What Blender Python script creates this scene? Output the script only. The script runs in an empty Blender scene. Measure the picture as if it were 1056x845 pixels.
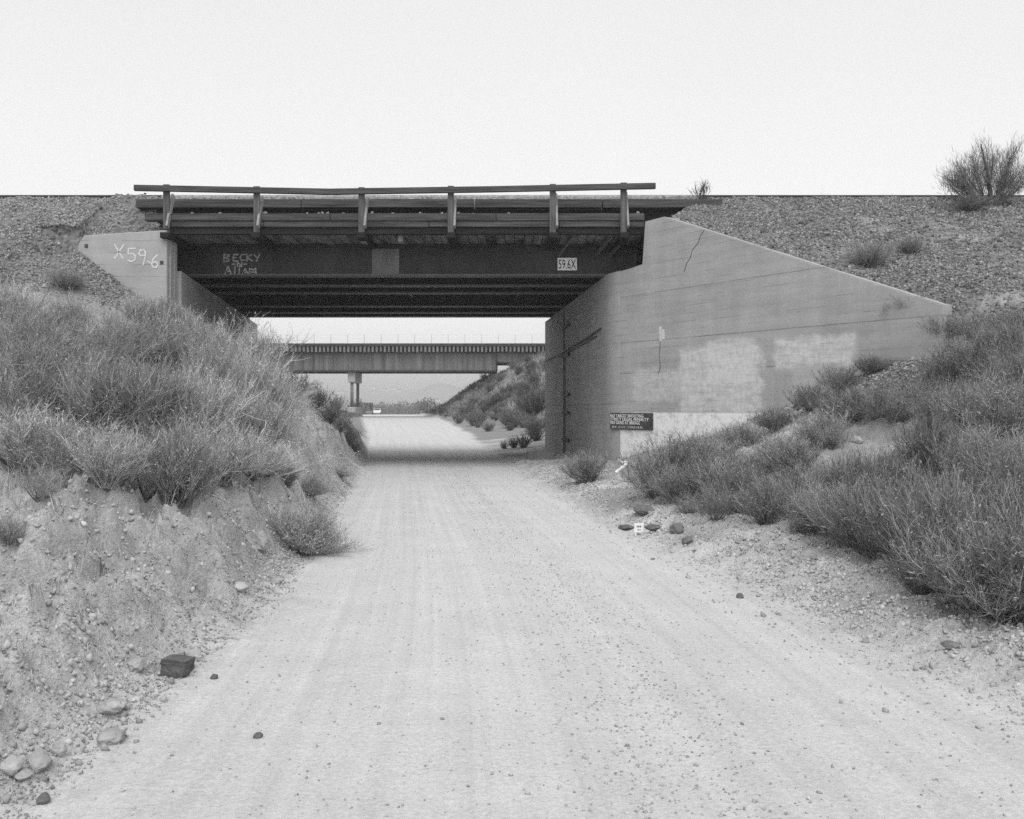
import bpy, bmesh, math, random
import numpy as np
from mathutils import Vector, Matrix

R = math.radians
sc = bpy.context.scene
C = sc.collection
rng = np.random.default_rng(7)
random.seed(7)

# ------------------------------------------------------------------ camera
CAMZ = 1.6
F = 900.0                    # focal length in photograph pixels (1056 wide)
cam = bpy.data.objects.new('camera', bpy.data.cameras.new('camera'))
C.objects.link(cam)
cam.location = (0, 0, CAMZ)
cam.rotation_euler = (R(90), 0, 0)
cam.data.sensor_width = 36.0
cam.data.lens = 36.0 * F / 1056.0
cam.data.clip_start = 0.05
cam.data.clip_end = 20000
sc.camera = cam

# ------------------------------------------------------------------ world and sun (overcast, monochrome photograph)
SUN_EL, SUN_AZ = 56.0, 178.0      # degrees; azimuth clockwise from +Y: behind the camera
world = bpy.data.worlds.new('World')
sc.world = world
world.use_nodes = True
wn = world.node_tree
for n in list(wn.nodes):
    wn.nodes.remove(n)
sky = wn.nodes.new('ShaderNodeTexSky')
sky.sky_type = 'NISHITA'
sky.sun_disc = False
sky.sun_elevation = R(SUN_EL)
sky.sun_rotation = R(SUN_AZ)
sky.air_density = 1.0
sky.dust_density = 4.0
bw = wn.nodes.new('ShaderNodeRGBToBW')
pw = wn.nodes.new('ShaderNodeMath'); pw.operation = 'POWER'; pw.inputs[1].default_value = 0.22
ml = wn.nodes.new('ShaderNodeMath'); ml.operation = 'MULTIPLY'; ml.inputs[1].default_value = 4.15
bg = wn.nodes.new('ShaderNodeBackground'); bg.inputs[1].default_value = 0.10
wo = wn.nodes.new('ShaderNodeOutputWorld')
wn.links.new(sky.outputs[0], bw.inputs[0]); wn.links.new(bw.outputs[0], pw.inputs[0])
wn.links.new(pw.outputs[0], ml.inputs[0]); wn.links.new(ml.outputs[0], bg.inputs[0])
tcw = wn.nodes.new('ShaderNodeTexCoord'); sxw = wn.nodes.new('ShaderNodeSeparateXYZ')
wn.links.new(tcw.outputs['Generated'], sxw.inputs[0])
def wmath(op, a, b):
    m = wn.nodes.new('ShaderNodeMath'); m.operation = op
    for i, q in enumerate((a, b)):
        if isinstance(q, (int, float)): m.inputs[i].default_value = q
        else: wn.links.new(q, m.inputs[i])
    return m.outputs[0]
hz_ = wmath('POWER', wmath('SUBTRACT', 1.0, wmath('MINIMUM', wmath('MAXIMUM', sxw.outputs[2], 0.0), 1.0)), 5.0)
cl_ = wn.nodes.new('ShaderNodeTexNoise'); cl_.inputs['Scale'].default_value = 1.6; cl_.inputs['Detail'].default_value = 3
wn.links.new(tcw.outputs['Generated'], cl_.inputs['Vector'])
amp = wmath('ADD', wmath('ADD', 0.94, wmath('MULTIPLY', hz_, 0.55)), wmath('MULTIPLY', wmath('SUBTRACT', cl_.outputs[0], .5), .12))
wn.links.new(wmath('MULTIPLY', ml.outputs[0], amp), bg.inputs[0])
wn.links.new(bg.outputs[0], wo.inputs[0])

sl = bpy.data.lights.new('sun', 'SUN')
sl.energy = 1.1
sl.angle = R(42)
sl.color = (1.0, 1.0, 1.0)
sun = bpy.data.objects.new('sun', sl)
C.objects.link(sun)
_az, _el = R(SUN_AZ), R(SUN_EL)
sd = Vector((math.sin(_az) * math.cos(_el), math.cos(_az) * math.cos(_el), math.sin(_el)))
sun.rotation_euler = (-sd).to_track_quat('-Z', 'Y').to_euler()

sc.view_settings.view_transform = 'Standard'
sc.view_settings.look = 'None'
sc.view_settings.exposure = 0.90
sc.view_settings.gamma = 1.0
sc.view_settings.use_curve_mapping = False
sc.render.engine = 'CYCLES'
cy = sc.cycles
cy.max_bounces = 6
cy.diffuse_bounces = 4
cy.glossy_bounces = 2
cy.transmission_bounces = 2
cy.transparent_max_bounces = 6
cy.volume_bounces = 1
cy.use_denoising = False
cy.denoiser = 'OPENIMAGEDENOISE'
cy.denoising_input_passes = 'RGB_ALBEDO_NORMAL'
cy.use_adaptive_sampling = True
cy.adaptive_threshold = 0.008

# ------------------------------------------------------------------ numpy noise
def _h(ix, iy, s):
    n = (ix.astype(np.int64) * 374761393 + iy.astype(np.int64) * 668265263 + s * 974634777) & 0xFFFFFFFF
    n = ((n ^ (n >> 13)) * 1274126177) & 0xFFFFFFFF
    n = (n ^ (n >> 16)) & 0xFFFFFFFF
    return n / 4294967295.0

def vnoise(x, y, s=0):
    x = np.asarray(x, float); y = np.asarray(y, float)
    xi = np.floor(x); yi = np.floor(y)
    fx = x - xi; fy = y - yi
    fx = fx * fx * fx * (fx * (fx * 6 - 15) + 10); fy = fy * fy * fy * (fy * (fy * 6 - 15) + 10)
    a = _h(xi, yi, s); b = _h(xi + 1, yi, s); c = _h(xi, yi + 1, s); d = _h(xi + 1, yi + 1, s)
    return (a + (b - a) * fx) * (1 - fy) + (c + (d - c) * fx) * fy

def fbm(x, y, s=0, o=4, lac=2.03, g=0.5):
    t = 0; a = 1; n = 0
    for k in range(o):
        t = t + a * (vnoise(x, y, s + k * 17) * 2 - 1); n += a; a *= g
        x = np.asarray(x) * lac + 13.7; y = np.asarray(y) * lac + 5.1
    return t / n

def sstep(a, b, x):
    t = np.clip((np.asarray(x, float) - a) / (b - a), 0, 1)
    return t * t * (3 - 2 * t)

# ------------------------------------------------------------------ terrain height field
YL = [-12, 3.5, 7.3, 12, 25, 36, 60, 100, 150, 260, 4000]
XL = [-1.9, -2.02, -2.05, -2.6, -4.3, -5.9, -10.0, -17.2, -27, -40, -600]
YR = [-12, 4.7, 11.75, 25, 36, 60, 100, 150, 260, 4000]
XR = [3.6, 2.7, 1.5, 0.05, -0.8, -3.0, -8.5, -13, -15, -15]
YP = [-20, 25, 36, 60, 100, 122, 170, 235, 300, 450, 600, 800, 1200, 2500, 3200]
ZP = [0, 0, -0.25, 0.0, 0.7, 0.78, 0.55, 0.30, -1.5, -2, 4, 11, 36, 150, 170]
LD = np.array([0, .25, .6, 1, 2, 3.5, 5, 7, 10, 20, 60])
LT = [(-12, [0, .05, .15, .28, .55, .9, 1.4, 2.0, 2.6, 3.5, 4]),
      (3,   [0, .05, .20, .38, .62, 1.0, 1.5, 2.1, 3.0, 4.0, 5]),
      (6,   [0, .06, .34, .48, .72, 1.1, 1.7, 2.5, 3.5, 5.0, 6]),
      (9,   [0, .10, .46, .66, .95, 1.4, 2.1, 3.0, 4.2, 6.0, 7]),
      (12,  [0, .16, .60, .86, 1.25, 1.8, 2.5, 3.4, 4.6, 6.0, 7]),
      (16,  [0, .25, .75, 1.1, 1.7, 2.3, 2.8, 3.5, 4.4, 4.6, 5]),
      (20,  [0, .32, .95, 1.3, 2.0, 2.7, 3.3, 4.2, 4.6, 4.6, 5]),
      (23,  [0, .38, 1.1, 1.5, 2.2, 2.9, 3.5, 4.3, 4.6, 4.6, 5]),
      (36,  [0, .40, 1.0, 1.4, 2.1, 2.9, 3.6, 4.4, 5.4, 6.0, 6]),
      (45,  [0, .3, .7, 1.0, 1.6, 2.2, 2.7, 3.2, 4.5, 5.5, 6]),
      (60,  [0, .15, .4, .6, .9, 1.2, 1.5, 1.8, 2.4, 4.0, 5]),
      (80,  [0, .1, .2, .3, .45, .6, .8, 1.0, 1.4, 3.0, 5]),
      (110, [0, .1, .2, .3, .4, .5, .6, .8, 1.2, 3.0, 4]),
      (160, [0, 0, 0, 0, 0, 0, 0, 0, 0, 0, 1]),
      (4000, [0] * 11)]
RD = np.array([0, .4, .8, 1.2, 2, 3, 4, 5.5, 7, 10, 20, 60])
RT = [(-12, [0, .04, .08, .15, .35, .7, 1.1, 1.6, 2.0, 2.8, 4, 5]),
      (4,   [0, .05, .10, .16, .36, .7, 1.1, 1.6, 2.1, 3.0, 4, 5]),
      (8,   [0, .06, .13, .20, .42, .75, 1.1, 1.7, 2.3, 3.2, 4, 5]),
      (12,  [0, .07, .16, .25, .50, .85, 1.2, 1.9, 2.6, 3.5, 4, 5]),
      (16,  [0, .07, .17, .28, .50, .82, 1.1, 1.65, 2.5, 3.6, 4, 5]),
      (20,  [0, .06, .14, .22, .40, .62, .85, 1.3, 2.2, 3.5, 4, 5]),
      (23,  [0, .04, .08, .12, .22, .5, .9, 1.4, 2.0, 3.0, 4, 5]),
      (30,  [0, .03, .05, .08, .15, .3, .5, .8, 1.0, 2.0, 4, 5]),
      (44,  [0, .03, .06, .10, .2, .35, .55, .8, 1.0, 2.0, 3, 4]),
      (60,  [0, .05, .1, .15, .2, .3, .4, .6, .8, 1.0, 1, 1]),
      (90,  [0, .02, .05, .08, .1, .15, .2, .3, .3, .5, .5, .5]),
      (160, [0] * 12), (4000, [0] * 12)]

def table(T, D, d, y):
    ys = np.array([t[0] for t in T]); M = np.array([t[1] for t in T])
    cols = np.stack([np.interp(y, ys, M[:, k]) for k in range(M.shape[1])], -1)
    i = np.clip(np.searchsorted(D, d) - 1, 0, len(D) - 2)
    f = np.clip((d - D[i]) / (D[i + 1] - D[i]), 0, 1)
    a = np.take_along_axis(cols, i[..., None], -1)[..., 0]
    b = np.take_along_axis(cols, (i + 1)[..., None], -1)[..., 0]
    return np.where(d <= 0, 0, a + (b - a) * f)

def road_z(y):
    return sum(np.interp(y * k, YP, ZP) for k in (.9, .95, 1.0, 1.05, 1.1)) / 5

def wall_xr(y):
    return np.where(y < 23, 2.56 + (23 - y) * .7417, np.where(y < 35.9, 2.56 - .093 * (y - 23), 1.36 + (y - 35.9) * .9))

def wall_xl(y):
    return np.where(y < 37, -8.6 - .154 * (y - 22.7), -10.8 - (y - 37) * .9)

def terrain(x, y, detail=True):
    """height, road mask, gravel mask, lateral road coordinate"""
    x = np.asarray(x, float); y = np.asarray(y, float)
    xl = np.interp(y, YL, XL) + .16 * fbm(y * .55, y * 0 + 3.3, 5, 3) * sstep(1, 6, y)
    xr = np.interp(y, YR, XR) + .22 * fbm(y * .4, y * 0 + 9.1, 6, 3)
    dl = xl - x; dr = x - xr
    z0 = road_z(y)
    tl = table(LT, LD, dl + (.25 * fbm(x * .7, y * .7, 11, 3) + .16 * fbm(x * 1.9, y * 1.9, 13, 4)) * sstep(0, .7, dl), y)
    tr = table(RT, RD, dr + .2 * fbm(x * .7, y * .7, 12, 3) * sstep(0, 1.2, dr), y)
    # the hill beyond on the right, and one on the left, that carry the far bridge
    nd = (x + 7.4) * .973 + (y - 95) * .232
    nd2 = np.minimum(nd, (y - 52) * .8 + np.clip(x, 0, 8) * .35)
    hill = np.clip(nd2 * .70 + 1.0 * fbm(x * .16, y * .16, 31, 3) * sstep(0, 4, nd2), 0, None)
    hill = np.minimum(hill, 5.1 + .42 * np.clip(x + 1.5, 0, 5) + .5 * fbm(x * .2, y * .2, 32, 3)) * sstep(130, 104, y)
    hl = np.clip((-27.5 - x) * .55, 0, 6.5) * sstep(55, 80, y) * sstep(170, 125, y)
    front = z0 + tl + np.maximum(tr, hill) + hl
    # the railway embankment
    top = 7.42 + .13 * sstep(24.2, 24.9, y)
    E_r = np.where(y < 24, 7.42 - .49 * (24 - y), np.where(y > 37, 7.5 - .55 * (y - 37), top))
    E_r = E_r - .6 * sstep(9.4, 8.1, x) * sstep(17.8, 15.8, y)
    E_l = np.where(y < 24, 7.42 - .60 * (24 - y), np.where(y > 37, 7.5 - .55 * (y - 37), top))
    E_r = np.where(y < 23.5, np.minimum(E_r, 6.35 + (x - 3.9) * .75), E_r)
    back_l = np.where((x > -10.95) & (y < 24.1), np.minimum(6.12 + .9 * (y - 22.5), 6.2 + np.clip(-8.8 - x, 0, 9) * 1.0), E_l)
    wl = sstep(-11.9, -10.9, x)
    E_l = E_l * (1 - wl) + back_l * wl
    # spill round the ends of the wing walls
    cr = 2.8 + .6 * sstep(8.1, 9.4, x) + .22 * fbm(x * .9, y * .9, 91, 3) - .58 * np.hypot(np.clip(7.9 - x, 0, None), np.clip(15.8 - y, 0, None))
    cl = 5.62 + .64 * sstep(-11.1, -12.2, x) - .62 * np.hypot(np.clip(x + 10.95, 0, None) * 1.25, np.clip(22 - y, 0, None))
    cone = np.where(x > 0, cr, cl)
    cone = np.where(np.where(x > 0, y < 23, y < 22.4), cone, -5)
    k = .25
    hmix = np.clip(.5 + .5 * (cone - front) / k, 0, 1)
    frontc = front * (1 - hmix) + cone * hmix + k * hmix * (1 - hmix)
    in_r = (y >= 15.8) & (y < 50) & (x > np.where((y > 21.7) & (y < 35.9), np.maximum(wall_xr(y) + .28, np.where(y > 22.4, 4.0, 3.75)), wall_xr(y) + .28))
    in_l = ((x <= -8.9) & (y > 22.35) & (y < 50) & (x < wall_xl(y) - .3)) & ~((x < -10.95) & (y < 22))
    in_l = in_l | ((x < -10.95) & (y >= 22) & (y < 50) & (x < wall_xl(y) - .3))
    emb = np.where(x > 0, E_r, E_l)
    inside = in_r | in_l
    z = np.where(inside, np.maximum(emb, np.where(y > 40, front, -9)), frontc)
    road = sstep(.35, -.35, np.maximum(dl, dr) + .25 * fbm(x * 1.3, y * 1.3, 21, 3))
    road = np.where(inside, 0, road) * sstep(300, 270, y) * sstep(.35, .1, hill)
    grav = np.where(inside, 1.0, sstep(.35, .75, hmix) * np.where(x > 0, sstep(.9, 2.2, z + .5 * fbm(x, y, 22, 3)), 1))
    grav = grav * np.where(x < 0, sstep(3.5, 4.5, z + .5 * fbm(x * .8, y * .8, 23, 3)), 1)
    grav = np.where(x > 8, grav * sstep(2.9, 3.6, z + .5 * fbm(x, y, 24, 3)), grav)
    ysm = [np.interp(y + q, YL, XL) + np.interp(y + q, YR, XR) for q in (-4, -2, 0, 2, 4)]
    lat = x - sum(ysm) / 10
    if detail:
        near = sstep(45, 14, y)
        bank = (1 - road) * (1 - np.clip(grav, 0, 1))
        z = z + bank * near * (.07 * fbm(x * 1.1, y * 1.1, 41, 4) + .035 * fbm(x * 4.5, y * 4.5, 42, 4))
        # eroded lumps on the cut bank along the left of the road
        lump = sstep(.1, .5, dl) * sstep(3.6, 1.4, dl) * sstep(27, 19, y)
        wv = .30 * fbm(x * 3, y * 3, 144, 4)
        def ridge(f, sd): return 1 - np.abs(fbm(x * f, y * f, sd, 4)) * 2.6
        led = sstep(.47, .53, vnoise(x * 1.5 + wv, y * 1.1 + wv, 143)) + .7 * sstep(.48, .52, vnoise(x * 3.3 + wv * 1.5, y * 2.8 + wv, 145)) + .45 * sstep(.48, .52, vnoise(x * 7.3 + wv * 2, y * 6.3, 149))
        rills = ridge(1.6, 43)
        z = z + lump * (.11 * rills + .05 * ridge(5.2, 44) - .17 + .17 * led)
        z = z + bank * near * (.022 * ridge(9.5, 146) + .030 * ridge(3.4, 147) + .012 * fbm(x * 21, y * 21, 150, 2))
        berm = sstep(-.1, .25, dr) * sstep(1.3, .6, dr) * sstep(40, 26, y)
        z = z + berm * (.05 + .08 * fbm(x * 3, y * 3, 45, 4) + .03 * fbm(x * 12, y * 12, 148, 3))
        toe = sstep(-.35, .1, dl) * sstep(.9, .4, dl) * near
        z = z + toe * .045 * fbm(x * 9, y * 9, 48, 4)
        # wheel tracks
        z = z + road * near * (.012 * fbm(lat * 2.2, y * .12, 46, 3) + .006 * fbm(x * 5, y * 5, 47, 3))
        z = z + grav * near * .05 * fbm(x * 2, y * 2, 49, 4)
        far = sstep(45, 120, y) * (1 - road)
        z = z + far * .15 * fbm(x * .3, y * .3, 50, 3)
        mts = sstep(700, 2400, y)
        z = z + mts * 30 * fbm(x * .0035 + 5, y * .0022, 51, 5)
        z = z + 14 * np.exp(-(((x + 66) / 24) ** 2 + ((y - 800) / 45) ** 2)) + 5 * np.exp(-(((x + 25) / 26) ** 2 + ((y - 830) / 45) ** 2))
    return z, road, grav, lat

def H(x, y):
    return float(terrain(np.array([x]), np.array([y]))[0][0])

_ray_y = np.concatenate([np.arange(2.0, 60, .03), np.arange(60, 400, .5)])
def ground_at(px, py):
    """first point of the ground along a sight line of the photograph"""
    t = (px - 528.0) / F; s = (422.5 - py) / F
    zz = terrain(t * _ray_y, _ray_y)[0]
    hit = np.nonzero(CAMZ + s * _ray_y <= zz)[0]
    y = _ray_y[hit[0]] if len(hit) else 400.0
    return Vector((t * y, y, H(t * y, y)))

def at(px, py, y):
    return Vector(((px - 528.0) / F * y, y, CAMZ + (422.5 - py) / F * y))

# ------------------------------------------------------------------ materials
def mat(name, base=.3, rough=.9, spec=.2):
    m = bpy.data.materials.new(name); m.use_nodes = True
    nt = m.node_tree
    b = nt.nodes['Principled BSDF']
    b.inputs['Base Color'].default_value = (base, base, base, 1)
    b.inputs['Roughness'].default_value = rough
    b.inputs['Specular IOR Level'].default_value = spec
    return m, nt, b

class NT:
    def __init__(s, nt): s.nt = nt
    def n(s, t, **kw):
        x = s.nt.nodes.new(t)
        for k, v in kw.items(): setattr(x, k, v)
        return x
    def link(s, a, b): s.nt.links.new(a, b)
    def coord(s, which='Object'): return s.n('ShaderNodeTexCoord').outputs[which]
    def mapping(s, v, scale=(1, 1, 1), loc=(0, 0, 0)):
        m = s.n('ShaderNodeMapping'); s.link(v, m.inputs[0]); m.inputs[3].default_value = scale; m.inputs[1].default_value = loc
        return m.outputs[0]
    def noise(s, v, scale, detail=4, rough=.6, dist=0):
        m = s.n('ShaderNodeTexNoise'); s.link(v, m.inputs['Vector']); m.inputs['Scale'].default_value = scale
        m.inputs['Detail'].default_value = detail; m.inputs['Roughness'].default_value = rough; m.inputs['Distortion'].default_value = dist
        return m.outputs[0]
    def voro(s, v, scale, out='Color', feature='F1'):
        m = s.n('ShaderNodeTexVoronoi', feature=feature); s.link(v, m.inputs['Vector']); m.inputs['Scale'].default_value = scale
        return m.outputs[out]
    def math(s, op, a, b=None, c=None):
        m = s.n('ShaderNodeMath', operation=op)
        for i, q in enumerate((a, b, c)):
            if q is None: continue
            if isinstance(q, (int, float)): m.inputs[i].default_value = q
            else: s.link(q, m.inputs[i])
        return m.outputs[0]
    def rng(s, v, a, b, c, d, smooth=False):
        m = s.n('ShaderNodeMapRange'); m.interpolation_type = 'SMOOTHSTEP' if smooth else 'LINEAR'
        s.link(v, m.inputs[0])
        for i, q in enumerate((a, b, c, d)): m.inputs[i + 1].default_value = q
        return m.outputs[0]
    def mixf(s, f, a, b):
        m = s.n('ShaderNodeMix', data_type='FLOAT')
        for i, q in zip((0, 2, 3), (f, a, b)):
            if isinstance(q, (int, float)): m.inputs[i].default_value = q
            else: s.link(q, m.inputs[i])
        return m.outputs[0]
    def sepxyz(s, v):
        m = s.n('ShaderNodeSeparateXYZ'); s.link(v, m.inputs[0]); return m.outputs
    def attr(s, name):
        m = s.n('ShaderNodeAttribute'); m.attribute_name = name; return m
    def bump(s, hgt, dist=.01, strength=.6, normal=None):
        m = s.n('ShaderNodeBump'); m.inputs['Strength'].default_value = strength; m.inputs['Distance'].default_value = dist
        s.link(hgt, m.inputs['Height'])
        if normal is not None: s.link(normal, m.inputs['Normal'])
        return m.outputs[0]

def ground_material():
    m, nt, b = mat('ground_soil', .4, .95, .1); N = NT(nt)
    co = N.coord('Object')
    a = N.attr('zone'); sep = N.n('ShaderNodeSeparateColor'); N.link(a.outputs['Color'], sep.inputs[0])
    road, grav = sep.outputs[0], sep.outputs[1]
    veg = sep.outputs[2]
    uv = N.attr('road_uv').outputs['Vector']
    n7 = N.noise(N.mapping(uv, (14.0, .10, 1)), 1.0, 4, .6)
    # sand of the road: long streaks worn by wheels, fine grain, dark grit
    n1 = N.noise(N.mapping(uv, (3.2, .05, 1)), 1.0, 5, .6)
    n2 = N.noise(co, 1.3, 5, .65)
    n3 = N.noise(co, 38, 3, .7)
    n4 = N.noise(co, 160, 2, .6)
    s = N.mixf(N.rng(n1, .3, .7, 0, 1), .50, .57)
    s = N.math('MULTIPLY', s, N.rng(n7, .3, .7, .93, 1.06))
    s = N.math('MULTIPLY', s, N.rng(n2, .25, .75, .93, 1.06))
    s = N.math('MULTIPLY', s, N.rng(n3, .25, .75, .84, 1.14))
    s = N.math('MULTIPLY', s, N.rng(n4, .25, .75, .86, 1.12))
    ux = N.sepxyz(uv)[0]
    strip = N.math('SUBTRACT', 1.0, N.rng(N.math('ABSOLUTE', N.math('SUBTRACT', ux, .35)), 0.05, .75, 0, 1, True))
    grit = N.rng(N.voro(co, 24, 'Distance'), .10, .22, 1, 0)
    sel = N.rng(N.noise(co, 7.5, 3, .6), .52, .62, 0, 1)
    gm = N.math('MULTIPLY', N.math('MULTIPLY', grit, sel), N.mixf(strip, .35, .95))
    s = N.mixf(gm, s, .20)
    # bank soil
    q = N.mixf(N.rng(n2, .3, .7, 0, 1), .44, .60)
    n5 = N.noise(co, 5.5, 6, .72)
    q = N.math('MULTIPLY', q, N.rng(n5, .3, .7, .72, 1.2))
    q = N.math('MULTIPLY', q, N.rng(n3, .25, .75, .72, 1.25))
    q = N.math('MULTIPLY', q, N.rng(N.noise(co, 90, 2, .6), .3, .7, .8, 1.18))
    peb = N.rng(N.voro(co, 30, 'Distance'), .12, .28, 1, 0)
    psel = N.rng(N.noise(co, 9, 2, .6), .5, .6, 0, 1)
    q = N.mixf(N.math('MULTIPLY', N.math('MULTIPLY', peb, psel), .6), q, .17)
    q = N.mixf(N.math('MULTIPLY', veg, .78), q, .19)
    # gravel bed between the loose stones
    vc = N.n('ShaderNodeRGBToBW'); N.link(N.voro(co, 11), vc.inputs[0])
    g = N.rng(vc.outputs[0], .1, .9, .07, .24)
    c = N.mixf(road, q, s); gs = N.rng(N.noise(co, .9, 4, .7), .45, .62, 0, 1)
    c = N.mixf(grav, c, N.mixf(gs, N.math('MULTIPLY', g, .9), N.math('MULTIPLY', q, .6)))
    comb = N.n('ShaderNodeCombineColor')
    for i in range(3): N.link(c, comb.inputs[i])
    N.link(comb.outputs[0], b.inputs['Base Color'])
    hb = N.math('ADD', N.math('MULTIPLY', n5, .6), N.math('MULTIPLY', n3, .35))
    n6 = N.noise(co, 15, 8, .78)
    hb = N.math('ADD', hb, N.math('MULTIPLY', n4, .12)); hb = N.math('ADD', hb, N.math('MULTIPLY', n6, .6))
    vd = N.math('MULTIPLY', N.voro(co, 11, 'Distance'), -1.2)
    hh = N.mixf(grav, hb, vd)
    hh = N.math('MULTIPLY', hh, N.mixf(road, 1.5, .6))
    N.link(N.bump(hh, .05, .8), b.inputs['Normal'])
    return m

def concrete_material(name, base=.33, joints=(), patches=(), wash=None, board=.19):
    m, nt, b = mat(name, base, .92, .15); N = NT(nt)
    co = N.coord('Object'); x, y, z = N.sepxyz(co)
    n1 = N.noise(co, .8, 6, .65)
    n2 = N.noise(co, 14, 4, .6)
    st = N.noise(N.mapping(co, (3.0, 3.0, .22)), 1.0, 4, .6)     # runs of water
    bd = N.noise(N.mapping(co, (.4, .4, 1 / board)), 1.0, 1, .4)   # board marks
    fine = N.noise(N.mapping(co, (2, 2, 30)), 1.0, 3, .6)
    v = N.math('MULTIPLY', N.rng(n1, .25, .75, .82, 1.14), base)
    v = N.math('MULTIPLY', v, N.rng(n2, .25, .75, .93, 1.06))
    v = N.math('MULTIPLY', v, N.rng(st, .3, .7, .93, 1.05))
    v = N.math('MULTIPLY', v, N.rng(bd, .3, .7, .93, 1.06))
    v = N.math('MULTIPLY', v, N.rng(fine, .3, .7, .95, 1.05))
    # thin dark seams between the boards
    fr = N.math('FRACT', N.math('DIVIDE', z, board))
    seam = N.math('MULTIPLY', N.rng(N.math('ABSOLUTE', N.math('SUBTRACT', fr, .5)), .0, .05, 1, 0),
                  N.rng(N.noise(N.mapping(co, (.9, .9, 1 / board)), 1.3, 2, .5), .48, .6, 0, .55))
    v = N.math('MULTIPLY', v, N.math('SUBTRACT', 1.0, N.math('MULTIPLY', seam, .75)))
    for zj in joints:
        j = N.rng(N.math('ABSOLUTE', N.math('SUBTRACT', z, N.math('ADD', zj, N.rng(N.noise(co, 1.2, 2), 0, 1, -.015, .015)))), .006, .018, 1, 0)
        j = N.math('MULTIPLY', j, N.rng(N.noise(co, 2.2, 3, .6), .35, .6, .35, 1))
        v = N.math('MULTIPLY', v, N.math('SUBTRACT', 1.0, N.math('MULTIPLY', j, .40)))
    wob = N.math('SUBTRACT', N.noise(co, 3.5, 4, .6), .5)
    wob2 = N.math('SUBTRACT', N.noise(N.mapping(co, (1, 1, 1), (7, 3, 2)), 3.5, 4, .6), .5)
    for (u0, u1, z0, z1, val, op) in patches:      # painted-over graffiti
        X = N.math('ADD', x, N.math('MULTIPLY', wob, .55)); Z = N.math('ADD', z, N.math('MULTIPLY', wob2, .32))
        mk = N.math('MULTIPLY', N.math('MULTIPLY', N.rng(X, u0 - .05, u0 + .10, 0, 1), N.rng(X, u1 - .10, u1 + .05, 1, 0)),
                    N.math('MULTIPLY', N.rng(Z, z0 - .04, z0 + .08, 0, 1), N.rng(Z, z1 - .08, z1 + .04, 1, 0)))
        mott = N.math('MULTIPLY', N.rng(N.noise(N.mapping(co, (1.3, 1, 5.5)), 1.5, 6, .75), .34, .58, .30, 1), N.rng(N.noise(N.mapping(co, (9, 1, 4)), 1.0, 6, .75), .36, .56, .45, 1))
        v = N.mixf(N.math('MULTIPLY', N.math('MULTIPLY', mk, mott), op), v, val)
    if wash:
        zt, val = wash
        Z = N.math('ADD', z, N.math('MULTIPLY', wob2, .06))
        mk = N.math('MULTIPLY', N.rng(Z, zt - .02, zt + .02, 1, 0), N.rng(N.noise(co, 4.5, 6, .75), .34, .52, .25, 1))
        v = N.mixf(N.math('MULTIPLY', mk, .92), v, val)
    comb = N.n('ShaderNodeCombineColor')
    for i in range(3): N.link(v, comb.inputs[i])
    N.link(comb.outputs[0], b.inputs['Base Color'])
    h = N.math('ADD', N.math('MULTIPLY', bd, .5), N.math('MULTIPLY', n2, .3))
    h = N.math('SUBTRACT', h, N.math('MULTIPLY', seam, .5))
    N.link(N.bump(h, .012, .6), b.inputs['Normal'])
    return m

def mottled(name, lo, hi, scale=3.0, rough=.85, stretch=(1, 1, 1), spec=.2, bump=.01, rnd=0.0, detail=5):
    m, nt, b = mat(name, lo, rough, spec); N = NT(nt)
    co = N.coord('Object')
    n = N.noise(N.mapping(co, stretch), scale, detail, .65)
    v = N.rng(n, .3, .7, lo, hi)
    if rnd:
        oi = N.n('ShaderNodeObjectInfo')
        v = N.math('MULTIPLY', v, N.rng(oi.outputs['Random'], 0, 1, 1 - rnd, 1 + rnd))
    comb = N.n('ShaderNodeCombineColor')
    for i in range(3): N.link(v, comb.inputs[i])
    N.link(comb.outputs[0], b.inputs['Base Color'])
    if bump: N.link(N.bump(n, bump, .6), b.inputs['Normal'])
    return m

def stems_material(name, lo, hi, rnd=.2):
    """every blade or twig its own tone, from a face attribute"""
    m, nt, b = mat(name, lo, .9, .1); N = NT(nt)
    a = N.attr('tone').outputs['Fac']
    v = N.rng(a, 0, 1, lo, hi)
    oi = N.n('ShaderNodeObjectInfo')
    v = N.math('MULTIPLY', v, N.rng(oi.outputs['Random'], 0, 1, 1 - rnd, 1 + rnd))
    comb = N.n('ShaderNodeCombineColor')
    for i in range(3): N.link(v, comb.inputs[i])
    N.link(comb.outputs[0], b.inputs['Base Color'])
    return m

M_GROUND = ground_material()
M_CONC_R = concrete_material('concrete_wing', .36, joints=(4.51, 3.32, 2.53),
    patches=((.85, 2.5, 1.78, 2.62,   .58, .80), (2.45, 4.9, 1.5, 3.05,   .64, .85), (3.3, 4.75, 2.2, 3.22,  .62, .7), (5.2, 7.15, 2.45, 3.12, .64, .90), (5.6, 7.7, 1.5, 2.5, .52, .6)),
    wash=(1.52, .82))
M_CONC = concrete_material('concrete_plain', .37, joints=(1.75,))
M_CONC_L = concrete_material('concrete_left', .36, board=.3)
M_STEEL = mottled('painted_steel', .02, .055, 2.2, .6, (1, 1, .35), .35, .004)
M_STEEL_L = mottled('steel_flange', .07, .13, 2.0, .6, (1, 1, 1), .35, .004)
M_PLATE = mottled('steel_plate', .13, .22, 3.0, .65, (1, 1, .3), .3, .004)
M_TIMBER = mottled('creosote_timber', .03, .11, 2.2, .9, (.35, 6, 6), .1, .02)
M_TIMBER_D = mottled('dark_timber', .014, .035, 2.2, .9, (.35, 6, 6), .1, .02)
M_PLANKS = mottled('deck_underside', .015, .26, 2.4, .95, (1.6, .25, 1), .1, .02)
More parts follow.
